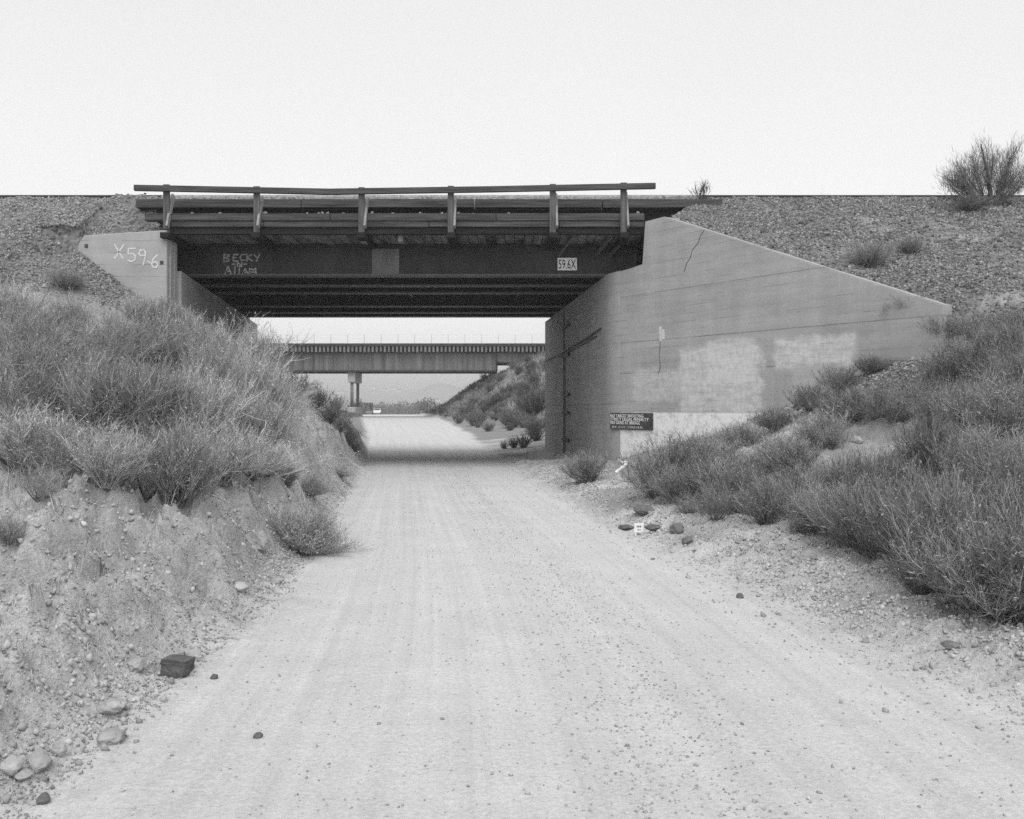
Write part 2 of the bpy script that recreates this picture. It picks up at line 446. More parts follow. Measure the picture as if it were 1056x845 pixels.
M_GREY_T = mottled('weathered_timber', .16, .30, 3, .95, (.3, 6, 6), .1, .02)
M_POST = mottled('post_timber', .06, .15, 2.5, .9, (6, 6, .4), .1, .01)
M_BRACE = mottled('brace_timber', .18, .34, 2.5, .9, (6, 6, .4), .1, .01)
M_RAIL = mottled('rail_steel', .03, .06, 3, .5, (1, 1, 1), .4, 0)
M_WHITE = mottled('white_paint', .74, .86, 12, .7, (1, 1, 1), .2, 0)
M_CHALK = mottled('chalk_paint', .42, .72, 22, .9, (1, 1, 1), .1, 0)
M_CHALK_D = mottled('faded_paint', .20, .55, 16, .9, (1, 1, 1), .1, 0)
M_BLACK = mat('black_paint', .02, .6)[0]
M_SIGN = mottled('sign_board', .035, .10, 5, .8, (1, 1, 1), .2, .004)
M_ROCK = mottled('bank_rock', .24, .44, 6, .95, (1, 1, 1), .1, .02, .15)
M_ROCK_D = mottled('dark_rock', .07, .17, 8, .95, (1, 1, 3), .1, .03, .1)
M_CLOD = mottled('dark_clod', .10, .20, 8, .95, (1, 1, 1), .1, .03, .1)
M_FAR_STEEL = mottled('far_girder', .09, .24, .9, .7, (2.2, 1, .15), .2, 0)
M_FAR_DARK = mottled('far_dark_steel', .03, .06, 2, .7, (1, 1, 1), .2, 0)
M_FAR_CONC = mottled('far_concrete', .34, .45, 2, .9, (1, 1, 1), .2, 0)
M_GLASS = mat('car_glass', .02, .1, .5)[0]
M_TYRE = mat('tyre_rubber', .02, .9)[0]
M_CARW = mat('white_car_paint', .75, .4, .5)[0]
M_CARD = mat('dark_truck_paint', .05, .5, .4)[0]
M_WOOD = mottled('shrub_wood', .06, .13, 9, .95, (1, 1, 1), .1, 0, .1)
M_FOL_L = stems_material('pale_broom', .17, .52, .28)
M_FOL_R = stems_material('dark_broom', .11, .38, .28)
M_FOL_T = stems_material('juniper_foliage', .07, .26, .12)
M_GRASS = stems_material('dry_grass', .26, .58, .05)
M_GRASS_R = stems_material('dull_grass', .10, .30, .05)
M_GRAVEL = stems_material('gravel_stone', .06, .38, .0)
M_PEBBLE = stems_material('pebble_stone', .22, .52, .0)
M_FARVEG = stems_material('far_scrub', .08, .25, .22)

# ------------------------------------------------------------------ object helpers
def tag(o, label=None, cat=None, group=None, kind=None):
    if label: o['label'] = label
    if cat: o['category'] = cat
    if group: o['group'] = group
    if kind: o['kind'] = kind
    return o

def empty(name, loc=(0, 0, 0), rz=0):
    o = bpy.data.objects.new(name, None); C.objects.link(o)
    o.location = loc; o.rotation_euler = (0, 0, rz); o.empty_display_size = .3
    return o

def link_mesh(name, me, m, parent=None, loc=None):
    o = bpy.data.objects.new(name, me); C.objects.link(o)
    if m is not None and not me.materials: me.materials.append(m)
    if parent is not None: o.parent = parent
    if loc is not None: o.location = loc
    return o

def bm_obj(name, bm, m, parent=None, loc=None, smooth=False):
    me = bpy.data.meshes.new(name); bmesh.ops.recalc_face_normals(bm, faces=bm.faces[:]); bm.to_mesh(me); bm.free()
    if smooth:
        for p in me.polygons: p.use_smooth = True
    return link_mesh(name, me, m, parent, loc)

def box(bm, x0, x1, y0, y1, z0, z1, bev=0.0, jit=0.0):
    b2 = bmesh.new()
    vs = [b2.verts.new((x, y, z)) for x in (x0, x1) for y in (y0, y1) for z in (z0, z1)]
    for f in ((0, 1, 3, 2), (4, 6, 7, 5), (0, 4, 5, 1), (2, 3, 7, 6), (0, 2, 6, 4), (1, 5, 7, 3)):
        b2.faces.new([vs[i] for i in f])
    if bev: bmesh.ops.bevel(b2, geom=b2.edges[:], offset=bev, segments=1, affect='EDGES')
    if jit:
        for v in b2.verts: v.co += Vector((random.uniform(-jit, jit), random.uniform(-jit, jit), random.uniform(-jit, jit)))
    _merge(bm, b2)

def _merge(bm, b2):
    me = bpy.data.meshes.new('tmp'); b2.to_mesh(me); b2.free(); bm.from_mesh(me); bpy.data.meshes.remove(me)

def beam(bm, a, b, w, h, bev=0.0, up=Vector((0, 0, 1))):
    """square timber from a to b"""
    a = Vector(a); b = Vector(b); d = (b - a); L = d.length; d.normalize()
    s = d.cross(up)
    if s.length < 1e-4: s = d.cross(Vector((0, 1, 0)))
    s.normalize(); u = s.cross(d)
    b2 = bmesh.new()
    box(b2, 0, L, -w / 2, w / 2, -h / 2, h / 2, bev)
    Mx = Matrix((d.to_4d(), s.to_4d(), u.to_4d(), Vector((0, 0, 0, 1)))).transposed(); Mx[3] = (0, 0, 0, 1)
    for r in range(3): Mx[r][3] = 0
    bmesh.ops.transform(b2, matrix=Matrix.Translation(a) @ Mx, verts=b2.verts[:])
    _merge(bm, b2)

def prism(bm, pts, z0, z1):
    """plan polygon extruded in z"""
    lo = [bm.verts.new((p[0], p[1], z0)) for p in pts]; hi = [bm.verts.new((p[0], p[1], z1)) for p in pts]
    bm.faces.new(lo[::-1]); bm.faces.new(hi)
    n = len(pts)
    for i in range(n): bm.faces.new((lo[i], lo[(i + 1) % n], hi[(i + 1) % n], hi[i]))

def panel(bm, pts, y0, y1):
    """(x, z) polygon extruded in y"""
    lo = [bm.verts.new((p[0], y0, p[1])) for p in pts]; hi = [bm.verts.new((p[0], y1, p[1])) for p in pts]
    bm.faces.new(lo); bm.faces.new(hi[::-1])
    n = len(pts)
    for i in range(n): bm.faces.new((lo[(i + 1) % n], lo[i], hi[i], hi[(i + 1) % n]))

def tube(bm, pts, r, n=6):
    pts = [Vector(p) for p in pts]; rs = r if isinstance(r, (list, tuple)) else [r] * len(pts)
    rings = []
    for i, p in enumerate(pts):
        d = (pts[min(i + 1, len(pts) - 1)] - pts[max(i - 1, 0)]).normalized()
        s = d.cross(Vector((0, 0, 1)))
        if s.length < 1e-3: s = Vector((1, 0, 0))
        s.normalize(); u = s.cross(d)
        rings.append([bm.verts.new(p + (s * math.cos(k * math.tau / n) + u * math.sin(k * math.tau / n)) * rs[i]) for k in range(n)])
    for a, b in zip(rings, rings[1:]):
        for k in range(n): bm.faces.new((a[k], a[(k + 1) % n], b[(k + 1) % n], b[k]))
    bm.faces.new(rings[0][::-1]); bm.faces.new(rings[-1])

def raw_mesh(name, V, faces_flat, nper, tone=None):
    me = bpy.data.meshes.new(name)
    V = np.asarray(V, np.float32); fl = np.asarray(faces_flat, np.int32).ravel()
    nf = len(fl) // nper
    me.vertices.add(len(V)); me.vertices.foreach_set('co', V.ravel())
    me.loops.add(len(fl)); me.loops.foreach_set('vertex_index', fl)
    me.polygons.add(nf); me.polygons.foreach_set('loop_start', np.arange(nf, dtype=np.int32) * nper)
    me.update(calc_edges=True)
    if tone is not None:
        a = me.attributes.new('tone', 'FLOAT', 'FACE'); a.data.foreach_set('value', np.asarray(tone, np.float32))
    return me

def copy_tree(o, parent=None):
    c = o.copy(); C.objects.link(c); c.parent = parent
    for ch in list(o.children): copy_tree(ch, c)
    return c

def text_mesh(name, s, size, m, parent, origin, ex, ez, depth=.004, width=None, align='LEFT'):
    cu = bpy.data.curves.new(name, 'FONT'); cu.body = s; cu.size = size; cu.extrude = depth / 2; cu.align_x = align
    cu.resolution_u = 2
    t = bpy.data.objects.new(name, cu); C.objects.link(t)
    bpy.context.view_layer.update()
    me = bpy.data.meshes.new_from_object(t.evaluated_get(bpy.context.evaluated_depsgraph_get()))
    bpy.data.objects.remove(t); bpy.data.curves.remove(cu)
    if width:
        xs = [v.co.x for v in me.vertices]; k = width / max(max(xs) - min(xs), 1e-6); x0 = min(xs)
        for v in me.vertices: v.co.x = (v.co.x - x0) * k
    ex = Vector(ex).normalized(); ez = Vector(ez).normalized(); en = ex.cross(ez)
    for v in me.vertices:
        c = v.co.copy(); v.co = Vector(origin) + ex * c.x + ez * c.y + en * c.z
    me.materials.clear()
    return link_mesh(name, me, m, parent)

def strokes(name, polys, w, m, parent, conv, depth=.006):
    """hand-painted strokes: polylines in letter units, conv maps (u, v, n) to a point"""
    bm = bmesh.new()
    for pl in polys:
        pl = [Vector((p[0], p[1], 0)) for p in pl]
        for i, (a, b) in enumerate(zip(pl, pl[1:])):
            d = (b - a)
            if d.length < 1e-6: continue
            e = d.normalized(); s = Vector((-e.y, e.x, 0)) * w / 2; a2 = a - e * w * .3; b2 = b + e * w * .3
            n = depth + .0007 * i
            q = [a2 + s, a2 - s, b2 - s, b2 + s]
            lo = [bm.verts.new(conv(p.x, p.y, 0.001)) for p in q]; hi = [bm.verts.new(conv(p.x, p.y, n)) for p in q]
            bm.faces.new(hi)
            for k in range(4): bm.faces.new((lo[k], lo[(k + 1) % 4], hi[(k + 1) % 4], hi[k]))
    return bm_obj(name, bm, m, parent)

# ------------------------------------------------------------------ terrain meshes
def build_terrain():
    ya = np.linspace(-10, 2.4, 60, endpoint=False)
    yb = [2.4]
    while yb[-1] < 3200:
        y = yb[-1]; yb.append(y + max(.028, y * (.0075 if y < 45 else .016)))
    ys = np.concatenate([ya, yb])
    u = np.linspace(-1, 1, 560); u = np.sign(u) * (np.abs(u) * .72 + .28 * np.abs(u) ** 3)
    half = 3.5 + 1.0 * np.clip(ys, 3, None)
    xc = -np.clip(ys, 0, 30) * .08
    X = u[None, :] * half[:, None] + xc[:, None]; Y = np.repeat(ys[:, None], len(u), 1)
    Z, road, grav, lat = terrain(X, Y)
    ny, nx = X.shape
    V = np.stack([X, Y, Z], -1).reshape(-1, 3)
    idx = np.arange(ny * nx).reshape(ny, nx)
    quads = np.stack([idx[:-1, :-1], idx[:-1, 1:], idx[1:, 1:], idx[1:, :-1]], -1)
    cy_, cr, cg = Y[:-1, :-1], road[:-1, :-1], grav[:-1, :-1]
    veg = np.clip(sstep(-.1, .5, fbm(X * .5, Y * .5, 61, 3) + .25) * (1 - road) * sstep(3, 9, Y), 0, 1)
    veg = np.where(Y > 48, 1 - road, veg * .6)
    sel = {}
    sel['hills'] = cy_ >= 300
    sel['dirt_road'] = (~sel['hills']) & (cr > .5)
    sel['railway_embankment'] = (~sel['hills']) & (cr <= .5) & (cg > .5)
    sel['ground'] = ~(sel['hills'] | sel['dirt_road'] | sel['railway_embankment'])
    for name, s in sel.items():
        q = quads[s]
        used, inv = np.unique(q.ravel(), return_inverse=True)
        me = raw_mesh(name, V[used], inv, 4)
        me.polygons.foreach_set('use_smooth', np.ones(len(me.polygons), bool))
        a = me.attributes.new('zone', 'FLOAT_COLOR', 'POINT')
        col = np.stack([road.ravel()[used], grav.ravel()[used], veg.ravel()[used], np.ones(len(used))], -1).astype(np.float32)
        a.data.foreach_set('color', col.ravel())
        b = me.attributes.new('road_uv', 'FLOAT_VECTOR', 'POINT')
        uv = np.stack([lat.ravel()[used], Y.ravel()[used], np.zeros(len(used))], -1).astype(np.float32)
        b.data.foreach_set('vector', uv.ravel())
        o = link_mesh(name, me, M_GROUND); tag(o, kind='structure')
build_terrain()

# ------------------------------------------------------------------ right abutment (concrete, splayed wing wall)
def arc(c, r, a0, a1, n=8):
    return [(c[0] + r * math.cos(R(a0 + (a1 - a0) * i / n)), c[1] + r * math.sin(R(a0 + (a1 - a0) * i / n))) for i in range(n + 1)]

A0 = Vector((2.56, 23.0, 0)); AF = Vector((1.36, 35.9, 0)); W1 = Vector((7.9, 15.8, 0))
wd = (W1 - A0).normalized(); wl_ = (W1 - A0).length; wn_ = Vector((-wd.y, wd.x, 0))       # wn_ points behind the wall
ab = empty('concrete_abutment', A0)
tag(ab, 'right concrete abutment with long sloping wing wall and painted-over patches', 'abutment')
fd = (AF - A0).normalized()
bm = bmesh.new()
# rounded nose between the face and the wing
c1 = A0 + fd * .42; c2 = A0 + wd * .42
nose = []
for i in range(9):
    t = i / 8
    nose.append((c1 * (1 - t) ** 2 + A0 * 2 * t * (1 - t) + c2 * t ** 2) - A0)
outl = [AF - A0] + nose + [c2 + wn_ * .55 - A0, Vector((1.55, .9, 0)), Vector((1.45 + .4, 12.9, 0))]
prism(bm, [(p.x, p.y) for p in outl], -1.5, 5.2)
bm_obj('abutment_wall', bm, M_CONC, ab)
bm = bmesh.new()
box(bm, 1.15, 1.9, .95, 12.8, 5.203, 6.9)
bw_ = bm_obj('back_wall', bm, M_CONC, ab)
bm = bmesh.new()
prof = [(.42, -1.5), (.42, 5.2), (1.25, 5.24), (1.30, 6.33), (1.95, 6.34), (wl_ - .12, 3.52), (wl_ - .10, -1.5)]
panel(bm, prof, 0, .36)
bmesh.ops.bevel(bm, geom=[e for e in bm.edges if abs(e.verts[0].co.y - e.verts[1].co.y) < 1e-4 and min(e.verts[0].co.z, e.verts[1].co.z) > 3], offset=.025, segments=2, affect='EDGES')
ww = bm_obj('wing_wall', bm, M_CONC_R, ab)
ww.rotation_euler = (0, 0, math.atan2(wd.y, wd.x)); ww.location = (0, 0, 0)
bm = bmesh.new()
_p = [wd * 1.303 + wn_ * .1, wd * 2.2 + wn_ * .3, Vector((1.72, .93, 0)), Vector((1.15, .93, 0))]
prism(bm, [(q.x, q.y) for q in _p], 5.203, 6.31); bm_obj('cheek_wall', bm, M_CONC, ab)
def wing(u, z, n=0.0):      # point on the wing face, n metres out of it (world)
    return A0 + wd * u - wn_ * n + Vector((0, 0, z))
def wing_l(u, z, n=0.0): return wing(u, z, n) - A0
def wing_px(px, py):
    t = (px - 528) / F
    # solve A0 + wd*u on sight line
    u = (A0.x - t * A0.y) / (t * wd.y - wd.x)
    Y = A0.y + wd.y * u
    return u, CAMZ + (422.5 - py) / F * Y
# crack, drip stains, spall
def face_strip(name, pxs, w, m, parent, jitter=0.0):
    pl = [wing_px(*p) for p in pxs]
    return strokes(name, [pl], w, m, parent, lambda u, v, n: wing_l(u, v, n), .003)
M_CRACK = mat('crack', .07, 1)[0]
face_strip('crack', [(726, 238), (722, 244), (720, 251), (714, 258), (712, 266), (708, 272), (706, 280)], .017, M_CRACK, ab)
M_SPALL = mottled('spalled_concrete', .48, .62, 9, .95)
strokes('paint_drip', [[wing_px(681, 338), wing_px(681.5, 351)], [wing_px(684, 341), wing_px(684, 349)]], .09, M_SPALL, ab, lambda u, v, n: wing_l(u, v, n), .003)
face_strip('crack', [(681, 352), (680, 366), (681, 378), (679, 386)], .014, M_CRACK, ab)

# flood marks and pipe on the abutment face
fn = Vector((-fd.y, fd.x, 0))
if fn.x > 0: fn = -fn
def face(s, z, n=0.0): return fd * s + fn * n + Vector((0, 0, z))
gauge = empty('flood_gauge', A0 + fd * 7.75 + fn * .0)
tag(gauge, 'thin dark depth gauge with short cross marks on the right abutment face', 'gauge')
bm = bmesh.new()
beam(bm, fn * .02 + Vector((0, 0, -.1)), fn * .02 + Vector((0, 0, 5.1)), .035, .035); bm_obj('gauge_rod', bm, M_STEEL, gauge)
bm = bmesh.new(); beam(bm, -fd * .3 + fn * .02 + Vector((0, 0, -.1)), -fd * .3 + fn * .02 + Vector((0, 0, 3.9)), .022, .022); bm_obj('gauge_rod', bm, M_STEEL_L, gauge)
for z in (4.45, 3.47, 2.11, 1.49, .56):
    bm = bmesh.new(); beam(bm, fd * .15 + fn * .045 + Vector((0, 0, z)), -fd * 1.35 + fn * .06 + Vector((0, 0, z)), .06, .085); bm_obj('cross_mark', bm, M_BLACK, gauge)
bm = bmesh.new()
tube(bm, [face(1.0, 3.82, .03), face(3.0, 3.72, .05), face(8, 3.62, .05), face(12.9, 3.56, .05)], .026, 6)
tube(bm, [face(1.6, 3.66, .03), face(4, 3.60, .04), face(9, 3.52, .04)], .02, 5)
pp = bm_obj('pipe', bm, M_STEEL, ab)

# ------------------------------------------------------------------ left abutment
L0 = Vector((-8.7, 22.0, 0))
al = empty('concrete_abutment', L0)
tag(al, 'left concrete abutment with pale wing wall painted X 59.6', 'abutment')
bm = bmesh.new()
panel(bm, [(-2.25, 2.5), (-2.25, 5.75), (-2.1, 5.99), (0, 6.13), (0, 2.5)], 0, .7)
bmesh.ops.bevel(bm, geom=bm.edges[:], offset=.02, segments=1, affect='EDGES')
bm_obj('wing_wall', bm, M_CONC_L, al)
bm = bmesh.new()
for yy in (.16, .42):
    box(bm, .002, .035, yy, yy + .10, 2.5, 6.02)
bm_obj('form_ridge', bm, M_CONC_L, al)
bm = bmesh.new()
prism(bm, [(.1, .703), (-2.1, 15), (-3.6, 15), (-1.4, .703)], -1.5, 5.2)
bm_obj('abutment_wall', bm, M_CONC, al)
bm = bmesh.new()
prism(bm, [(-.95, 1.45), (-2.9, 14.9), (-3.5, 14.9), (-1.55, 1.45)], 5.203, 6.9)
bm_obj('back_wall', bm, M_CONC, al)
for (x, z) in ((-2.03, 5.72), (-.13, 5.30)):
    bm = bmesh.new(); box(bm, x - .045, x + .045, -.006, .02, z - .05, z + .05, .004)
    bm_obj('form_hole', bm, M_CRACK, al)
G = {'X': [[(0, 0), (1, 1.5)], [(0, 1.5), (.9, 0)]],
     '5': [[(.85, 1.5), (.05, 1.5), (.02, .9), (.6, .92), (.85, .6), (.75, .15), (.35, 0), (0, .15)]],
     '9': [[(.8, 1.1), (.6, 1.45), (.2, 1.45), (.02, 1.05), (.25, .75), (.7, .85), (.8, 1.2), (.7, .4), (.5, -.3)]],
     '.': [[(.1, .35), (.3, .25)]],
     '6': [[(.75, 1.5), (.3, 1.1), (.03, .5), (.2, .05), (.6, 0), (.8, .35), (.55, .7), (.1, .5)]],
     'B': [[(0, 0), (0, 1.5), (.6, 1.4), (.7, 1.1), (.1, .8), (.7, .5), (.65, .1), (0, 0)]],
     'E': [[(.7, 1.5), (.05, 1.45), (0, 0), (.75, .02)], [(0, .75), (.5, .8)]],
     'C': [[(.8, 1.4), (.3, 1.4), (.02, .8), (.2, .1), (.8, .05)]],
     'K': [[(0, 1.5), (.05, 0)], [(.7, 1.4), (.05, .7), (.8, .05)]],
     'Y': [[(0, 1.4), (.35, .8)], [(.8, 1.5), (.3, 0)]],
     'N': [[(0, 0), (0, 1), (.6, 0), (.65, 1)]], '-': [[(.1, .6), (.6, .65)]],
     'A': [[(0, 0), (.35, 1.45), (.75, 0)], [(.1, .5), (.62, .5)]],
     'l': [[(.25, 1.4), (.2, 0)]], 'a': [[(0, 0), (.3, .95), (.65, 0)], [(.1, .4), (.6, .42)]],
     'n': [[(0, 0), (.05, .95), (.4, .75), (.6, .95), (.65, 0)], [(.05, .45), (.6, .45)]]}
def write(chars, wide=1.0):
    """chars: (glyph, x, y, scale) -> polylines"""
    out = []
    for g, x, y, s in chars:
        for pl in G[g]: out.append([(x + p[0] * s * wide, y + p[1] * s) for p in pl])
    return out
# the letters step down to the right as on the wall: pixel places turned into metres on the wall face
k = 22.0 / F
def lw(px, py): return ((px - 172) * k, CAMZ + (422.5 - py) * k)
ch = []
for g, px, py, s in (('X', 118, 267, .24), ('5', 132, 270, .22), ('9', 143, 271, .22), ('.', 150.5, 274.5, .34), ('6', 156, 276, .21)):
    u, v = lw(px, py); ch.append((g, u, v, s))
strokes('painted_number', write(ch), .036, M_CHALK, al, lambda u, v, n: Vector((u, -n, v)), .006)

# ------------------------------------------------------------------ railway bridge
br = empty('railway_bridge', (-3.0, 22.0, 5.2))
tag(br, 'dark steel girder railway bridge with timber walkway and railing over the road', 'bridge')
BO = Vector((-3.0, 22.0, 5.2))
def B(bm, x0, x1, y0, y1, z0, z1, bev=0, jit=0): box(bm, x0 - BO.x, x1 - BO.x, y0 - BO.y, y1 - BO.y, z0 - BO.z, z1 - BO.z, bev, jit)
def xleft(y): return -8.6 - .154 * (y - 22.7)
def xright(y): return 2.56 - .093 * (y - 23)
GY = (23.7, 25.6, 27.2, 30.7, 32.7, 34.1)
for i, gy in enumerate(GY):
    xa, xb = xleft(gy) - .55, xright(gy) + 1.0
    if i == 0: xa, xb = -9.1, 3.38
    bm = bmesh.new()
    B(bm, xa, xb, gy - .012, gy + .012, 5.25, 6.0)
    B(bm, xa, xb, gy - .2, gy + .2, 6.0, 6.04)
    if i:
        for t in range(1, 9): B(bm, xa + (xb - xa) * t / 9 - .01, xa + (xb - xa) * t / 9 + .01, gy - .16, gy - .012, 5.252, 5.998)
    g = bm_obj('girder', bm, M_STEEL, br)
    bm = bmesh.new()
    B(bm, xa, xb, gy - .2, gy + .2, 5.21, 5.25)
    bm_obj('bottom_flange', bm, M_STEEL_L, g)
    if i == 0:
        bm = bmesh.new(); B(bm, -3.80, -3.06, gy - .04, gy - .013, 5.252, 5.96)
        bm_obj('splice_plate', bm, M_PLATE, g)
        cc = []
        kk = 23.69 / F
        def gw(px, py): return ((px - 528) * kk - BO.x, CAMZ + (422.5 - py) * kk - BO.z)
        for gl, px, py, s in (('B', 231, 270, .13), ('E', 240.5, 269.5, .12), ('C', 247.5, 269, .12), ('K', 254.5, 269.5, .13), ('Y', 262, 269.5, .13),
                              ('-', 239, 275, .1), ('N', 245, 275, .12), ('-', 251, 275, .1),
                              ('A', 232, 283, .15), ('l', 240, 284, .17), ('l', 244.5, 284, .17), ('a', 249.5, 284, .19), ('n', 257, 284, .19)):
            u, v = gw(px, py); cc.append((gl, u, v, s))
        strokes('graffiti', write(cc, 1.55), .036, M_CHALK_D, g, lambda u, v, n: Vector((u, 23.7 - .0125 - BO.y - n, v)), .004)
# cross frames between the girders
for (ya, yb) in zip(GY, GY[1:]):
    for xx in (-7.0, -3.4, 0.2):
        bm = bmesh.new(); B(bm, xx - .05, xx + .05, ya + .014, yb - .17, 5.45, 5.85); bm_obj('cross_frame', bm, M_STEEL, br)
# deck: planks across, whose undersides show under the overhang
bm = bmesh.new()
x = -9.2
while x < 3.36:
    w = .24 + random.uniform(-.02, .02)
    B(bm, x, min(x + w - .018, 3.37), 22.35 + random.uniform(-.06, .08), 36.0, 6.045 + random.uniform(0, .03), 6.22, 0)
    x += w
bm_obj('deck_planks', bm, M_PLANKS, br)
bm = bmesh.new()
B(bm, -9.9, 5.3, 23.40, 23.52, 6.225, 6.96, .01)
bm_obj('ballast_board', bm, M_TIMBER_D, br)  # near-black tone paints in the shade of the gap under the curb
bm = bmesh.new()
xs = [-10.0, -5.6, -1.0, 2.4, 5.6]
for a, b in zip(xs, xs[1:]): B(bm, a + .01, b - .01, 23.16, 23.42, 6.962, 7.19, .012, .006)
bm_obj('curb_timber', bm, M_TIMBER, br)
bm = bmesh.new()
B(bm, -9.9, 5.4, 23.53, 35.9, 6.965, 7.22); B(bm, -9.8, 5.3, 24.3, 35.8, 7.222, 7.58, .05)
for i in range(260):       # loose ballast along the edge
    x = random.uniform(-9.8, 5.3); s = random.uniform(.03, .08)
    box(bm, x - BO.x - s, x - BO.x + s, 23.55 - BO.y + random.uniform(0, .5), 23.55 - BO.y + random.uniform(.5, .62), 7.2 - BO.z, 7.27 + s * 1.3 - BO.z, .015, .02)
M_BALL = mottled('deck_ballast', .14, .42, 14, .95, (1, 1, 1), .1, .05)
bm_obj('ballast', bm, M_BALL, br)
# walkway fascia timbers at the outer edge
bm = bmesh.new()
xs = [-9.3, -4.6, -.4, 3.35]
for a, b in zip(xs, xs[1:]): B(bm, a + .006, b - .006, 22.06, 22.26, 6.38, 6.56, .012, .005)
bm_obj('walkway_fascia', bm, M_TIMBER, br)
bm = bmesh.new()
xs = [-8.66, -6.3, -2.1, 1.2, 3.35]
for a, b in zip(xs, xs[1:]): B(bm, a + .006, b - .006, 22.10, 22.30, 6.225, 6.375, .012, .005)
bm_obj('walkway_stringer', bm, M_TIMBER, br)
bm = bmesh.new()
for j in range(5):
    B(bm, -9.2, 3.35, 22.27 + j * .225, 22.27 + j * .225 + .205, 6.45, 6.52, .005)
bm_obj('walkway_planks', bm, M_TIMBER, br)
bm = bmesh.new()
for i in range(150):
    x = random.uniform(-8.9, 3.2); s = random.uniform(.015, .04); y = random.uniform(22.12, 23.2)
    box(bm, x - BO.x - s, x - BO.x + s, y - BO.y - s, y - BO.y + s, 6.52 - BO.z if y > 22.27 else 6.56 - BO.z, 6.58 + s - BO.z, .008, .01)
bm_obj('spilled_ballast', bm, M_BALL, br)['kind'] = 'stuff'
bm = bmesh.new()
B(bm, -8.66, 3.35, 22.16, 22.30, 6.055, 6.22, .01)
bm_obj('edge_shade_beam', bm, M_TIMBER_D, br)  # dark beam added to stand in for the darkness below the walkway timbers
# railing
PX = (172, 265, 373, 465, 570, 643)
postx = [(p - 528) / F * 22.03 for p in PX]
rl = bmesh.new()
ends = [(138.5, 191.5), (340, 195.5), (505, 193.0), (676, 189.5)]
pts = [at(px, py + 2.5, 21.93) - BO for px, py in ends]
for a, b in zip(pts, pts[1:]): beam(rl, a, b, .10, .145, .008)
top_rail = bm_obj('top_rail', rl, M_TIMBER, br)
for i, (px, xx) in enumerate(zip(PX, postx)):
    zt = at(px, np.interp(px, [e[0] for e in ends], [e[1] for e in ends]) - 1.5, 22.03).z
    bm = bmesh.new()
    wv = .155
    B(bm, xx - wv / 2, xx + wv / 2, 21.985, 22.055, 6.05 if i else 6.15, zt, .008, .004)
    pm = bm_obj('rail_post', bm, M_POST, br)
    bm = bmesh.new()
    off = .0
    a = Vector((xx + off, 22.62, zt - .25)) - BO; b = Vector((xx + off, 21.90, 6.20)) - BO
    a = Vector((xx + off, 22.30, zt - .22)) - BO
    ax = xx + off + (.10 if xx > -6 else .06)
    beam(bm, Vector((ax, 22.30, zt - .20)) - BO, Vector((ax, 21.90, 6.18)) - BO, .055, .14, .006)
    bm_obj('brace', bm, M_BRACE, pm)
    bm = bmesh.new()
    B(bm, xx - .10, xx + .12, 21.84, 23.4, 5.90, 6.04, .01)
    bm_obj('outrigger', bm, M_TIMBER_D, br)
# a few odd block ends under the walkway
for px, py, w in ((225, 239, .16), (375, 247, .15), (413, 246, .13)):
    p = at(px, py, 22.34); bm = bmesh.new(); B(bm, p.x - w / 2, p.x + w / 2, 22.30, 22.6, p.z - .09, p.z + .08, .01); bm_obj('timber_block', bm, M_PLATE, br)
# slanting braces beneath the walkway, by the right end
for xx in (1.6, 2.6, 3.0):
    bm = bmesh.new(); beam(bm, Vector((xx, 22.3, 6.1)) - BO, Vector((xx - .35, 23.6, 5.75)) - BO, .06, .08); bm_obj('knee_brace', bm, M_POST, br)

# number plate 59.6X
kk = 23.64 / F
pl0 = at(575, 279, 23.64); pl1 = at(595, 266, 23.64)
np_ = empty('number_plate', pl0)
tag(np_, 'small white plate reading 59.6X fixed on the dark girder', 'sign')
bm = bmesh.new(); box(bm, 0, pl1.x - pl0.x, 0, .012, 0, pl1.z - pl0.z, .003); bm_obj('plate', bm, M_WHITE, np_)
text_mesh('lettering', '59.6X', .36, M_BLACK, np_, (.03, -.004, .045), (1, 0, 0), (0, 0, 1), .004, (pl1.x - pl0.x) - .06)
bm = bmesh.new(); box(bm, .1, .16, .012, .047, .1, .2); bm_obj('bracket', bm, M_STEEL, np_)

# warning board on the wing wall
u0, zt = wing_px(630, 426); u1, zb = wing_px(674, 444)
ws = empty('warning_sign', wing(u0, zb, .01))
tag(ws, 'dark board with rows of white lettering against target shooting on the wing wall', 'sign')
ws.rotation_euler = (0, 0, math.atan2(wd.y, wd.x))
W_, H_ = u1 - u0, zt - zb
bm = bmesh.new(); box(bm, 0, W_, -.03, 0, 0, H_, .006); bm_obj('board', bm, M_SIGN, ws)
for i, (s, sz, wf) in enumerate((('NO TARGET SHOOTING', .115, .78), ('STRICT LEGAL PENALTY', .115, .90), ('NO GUNS AT BRIDGE', .115, .70))):
    text_mesh('lettering', s, sz, M_WHITE, ws, (.03, -.034, H_ * (.80 - .205 * i) - .03), (1, 0, 0), (0, 0, 1), .005, W_ * wf)
text_mesh('lettering', 'BY CO. ORDER', .075, M_CHALK, ws, (.10, -.034, H_ * .09), (1, 0, 0), (0, 0, 1), .005, W_ * .72)

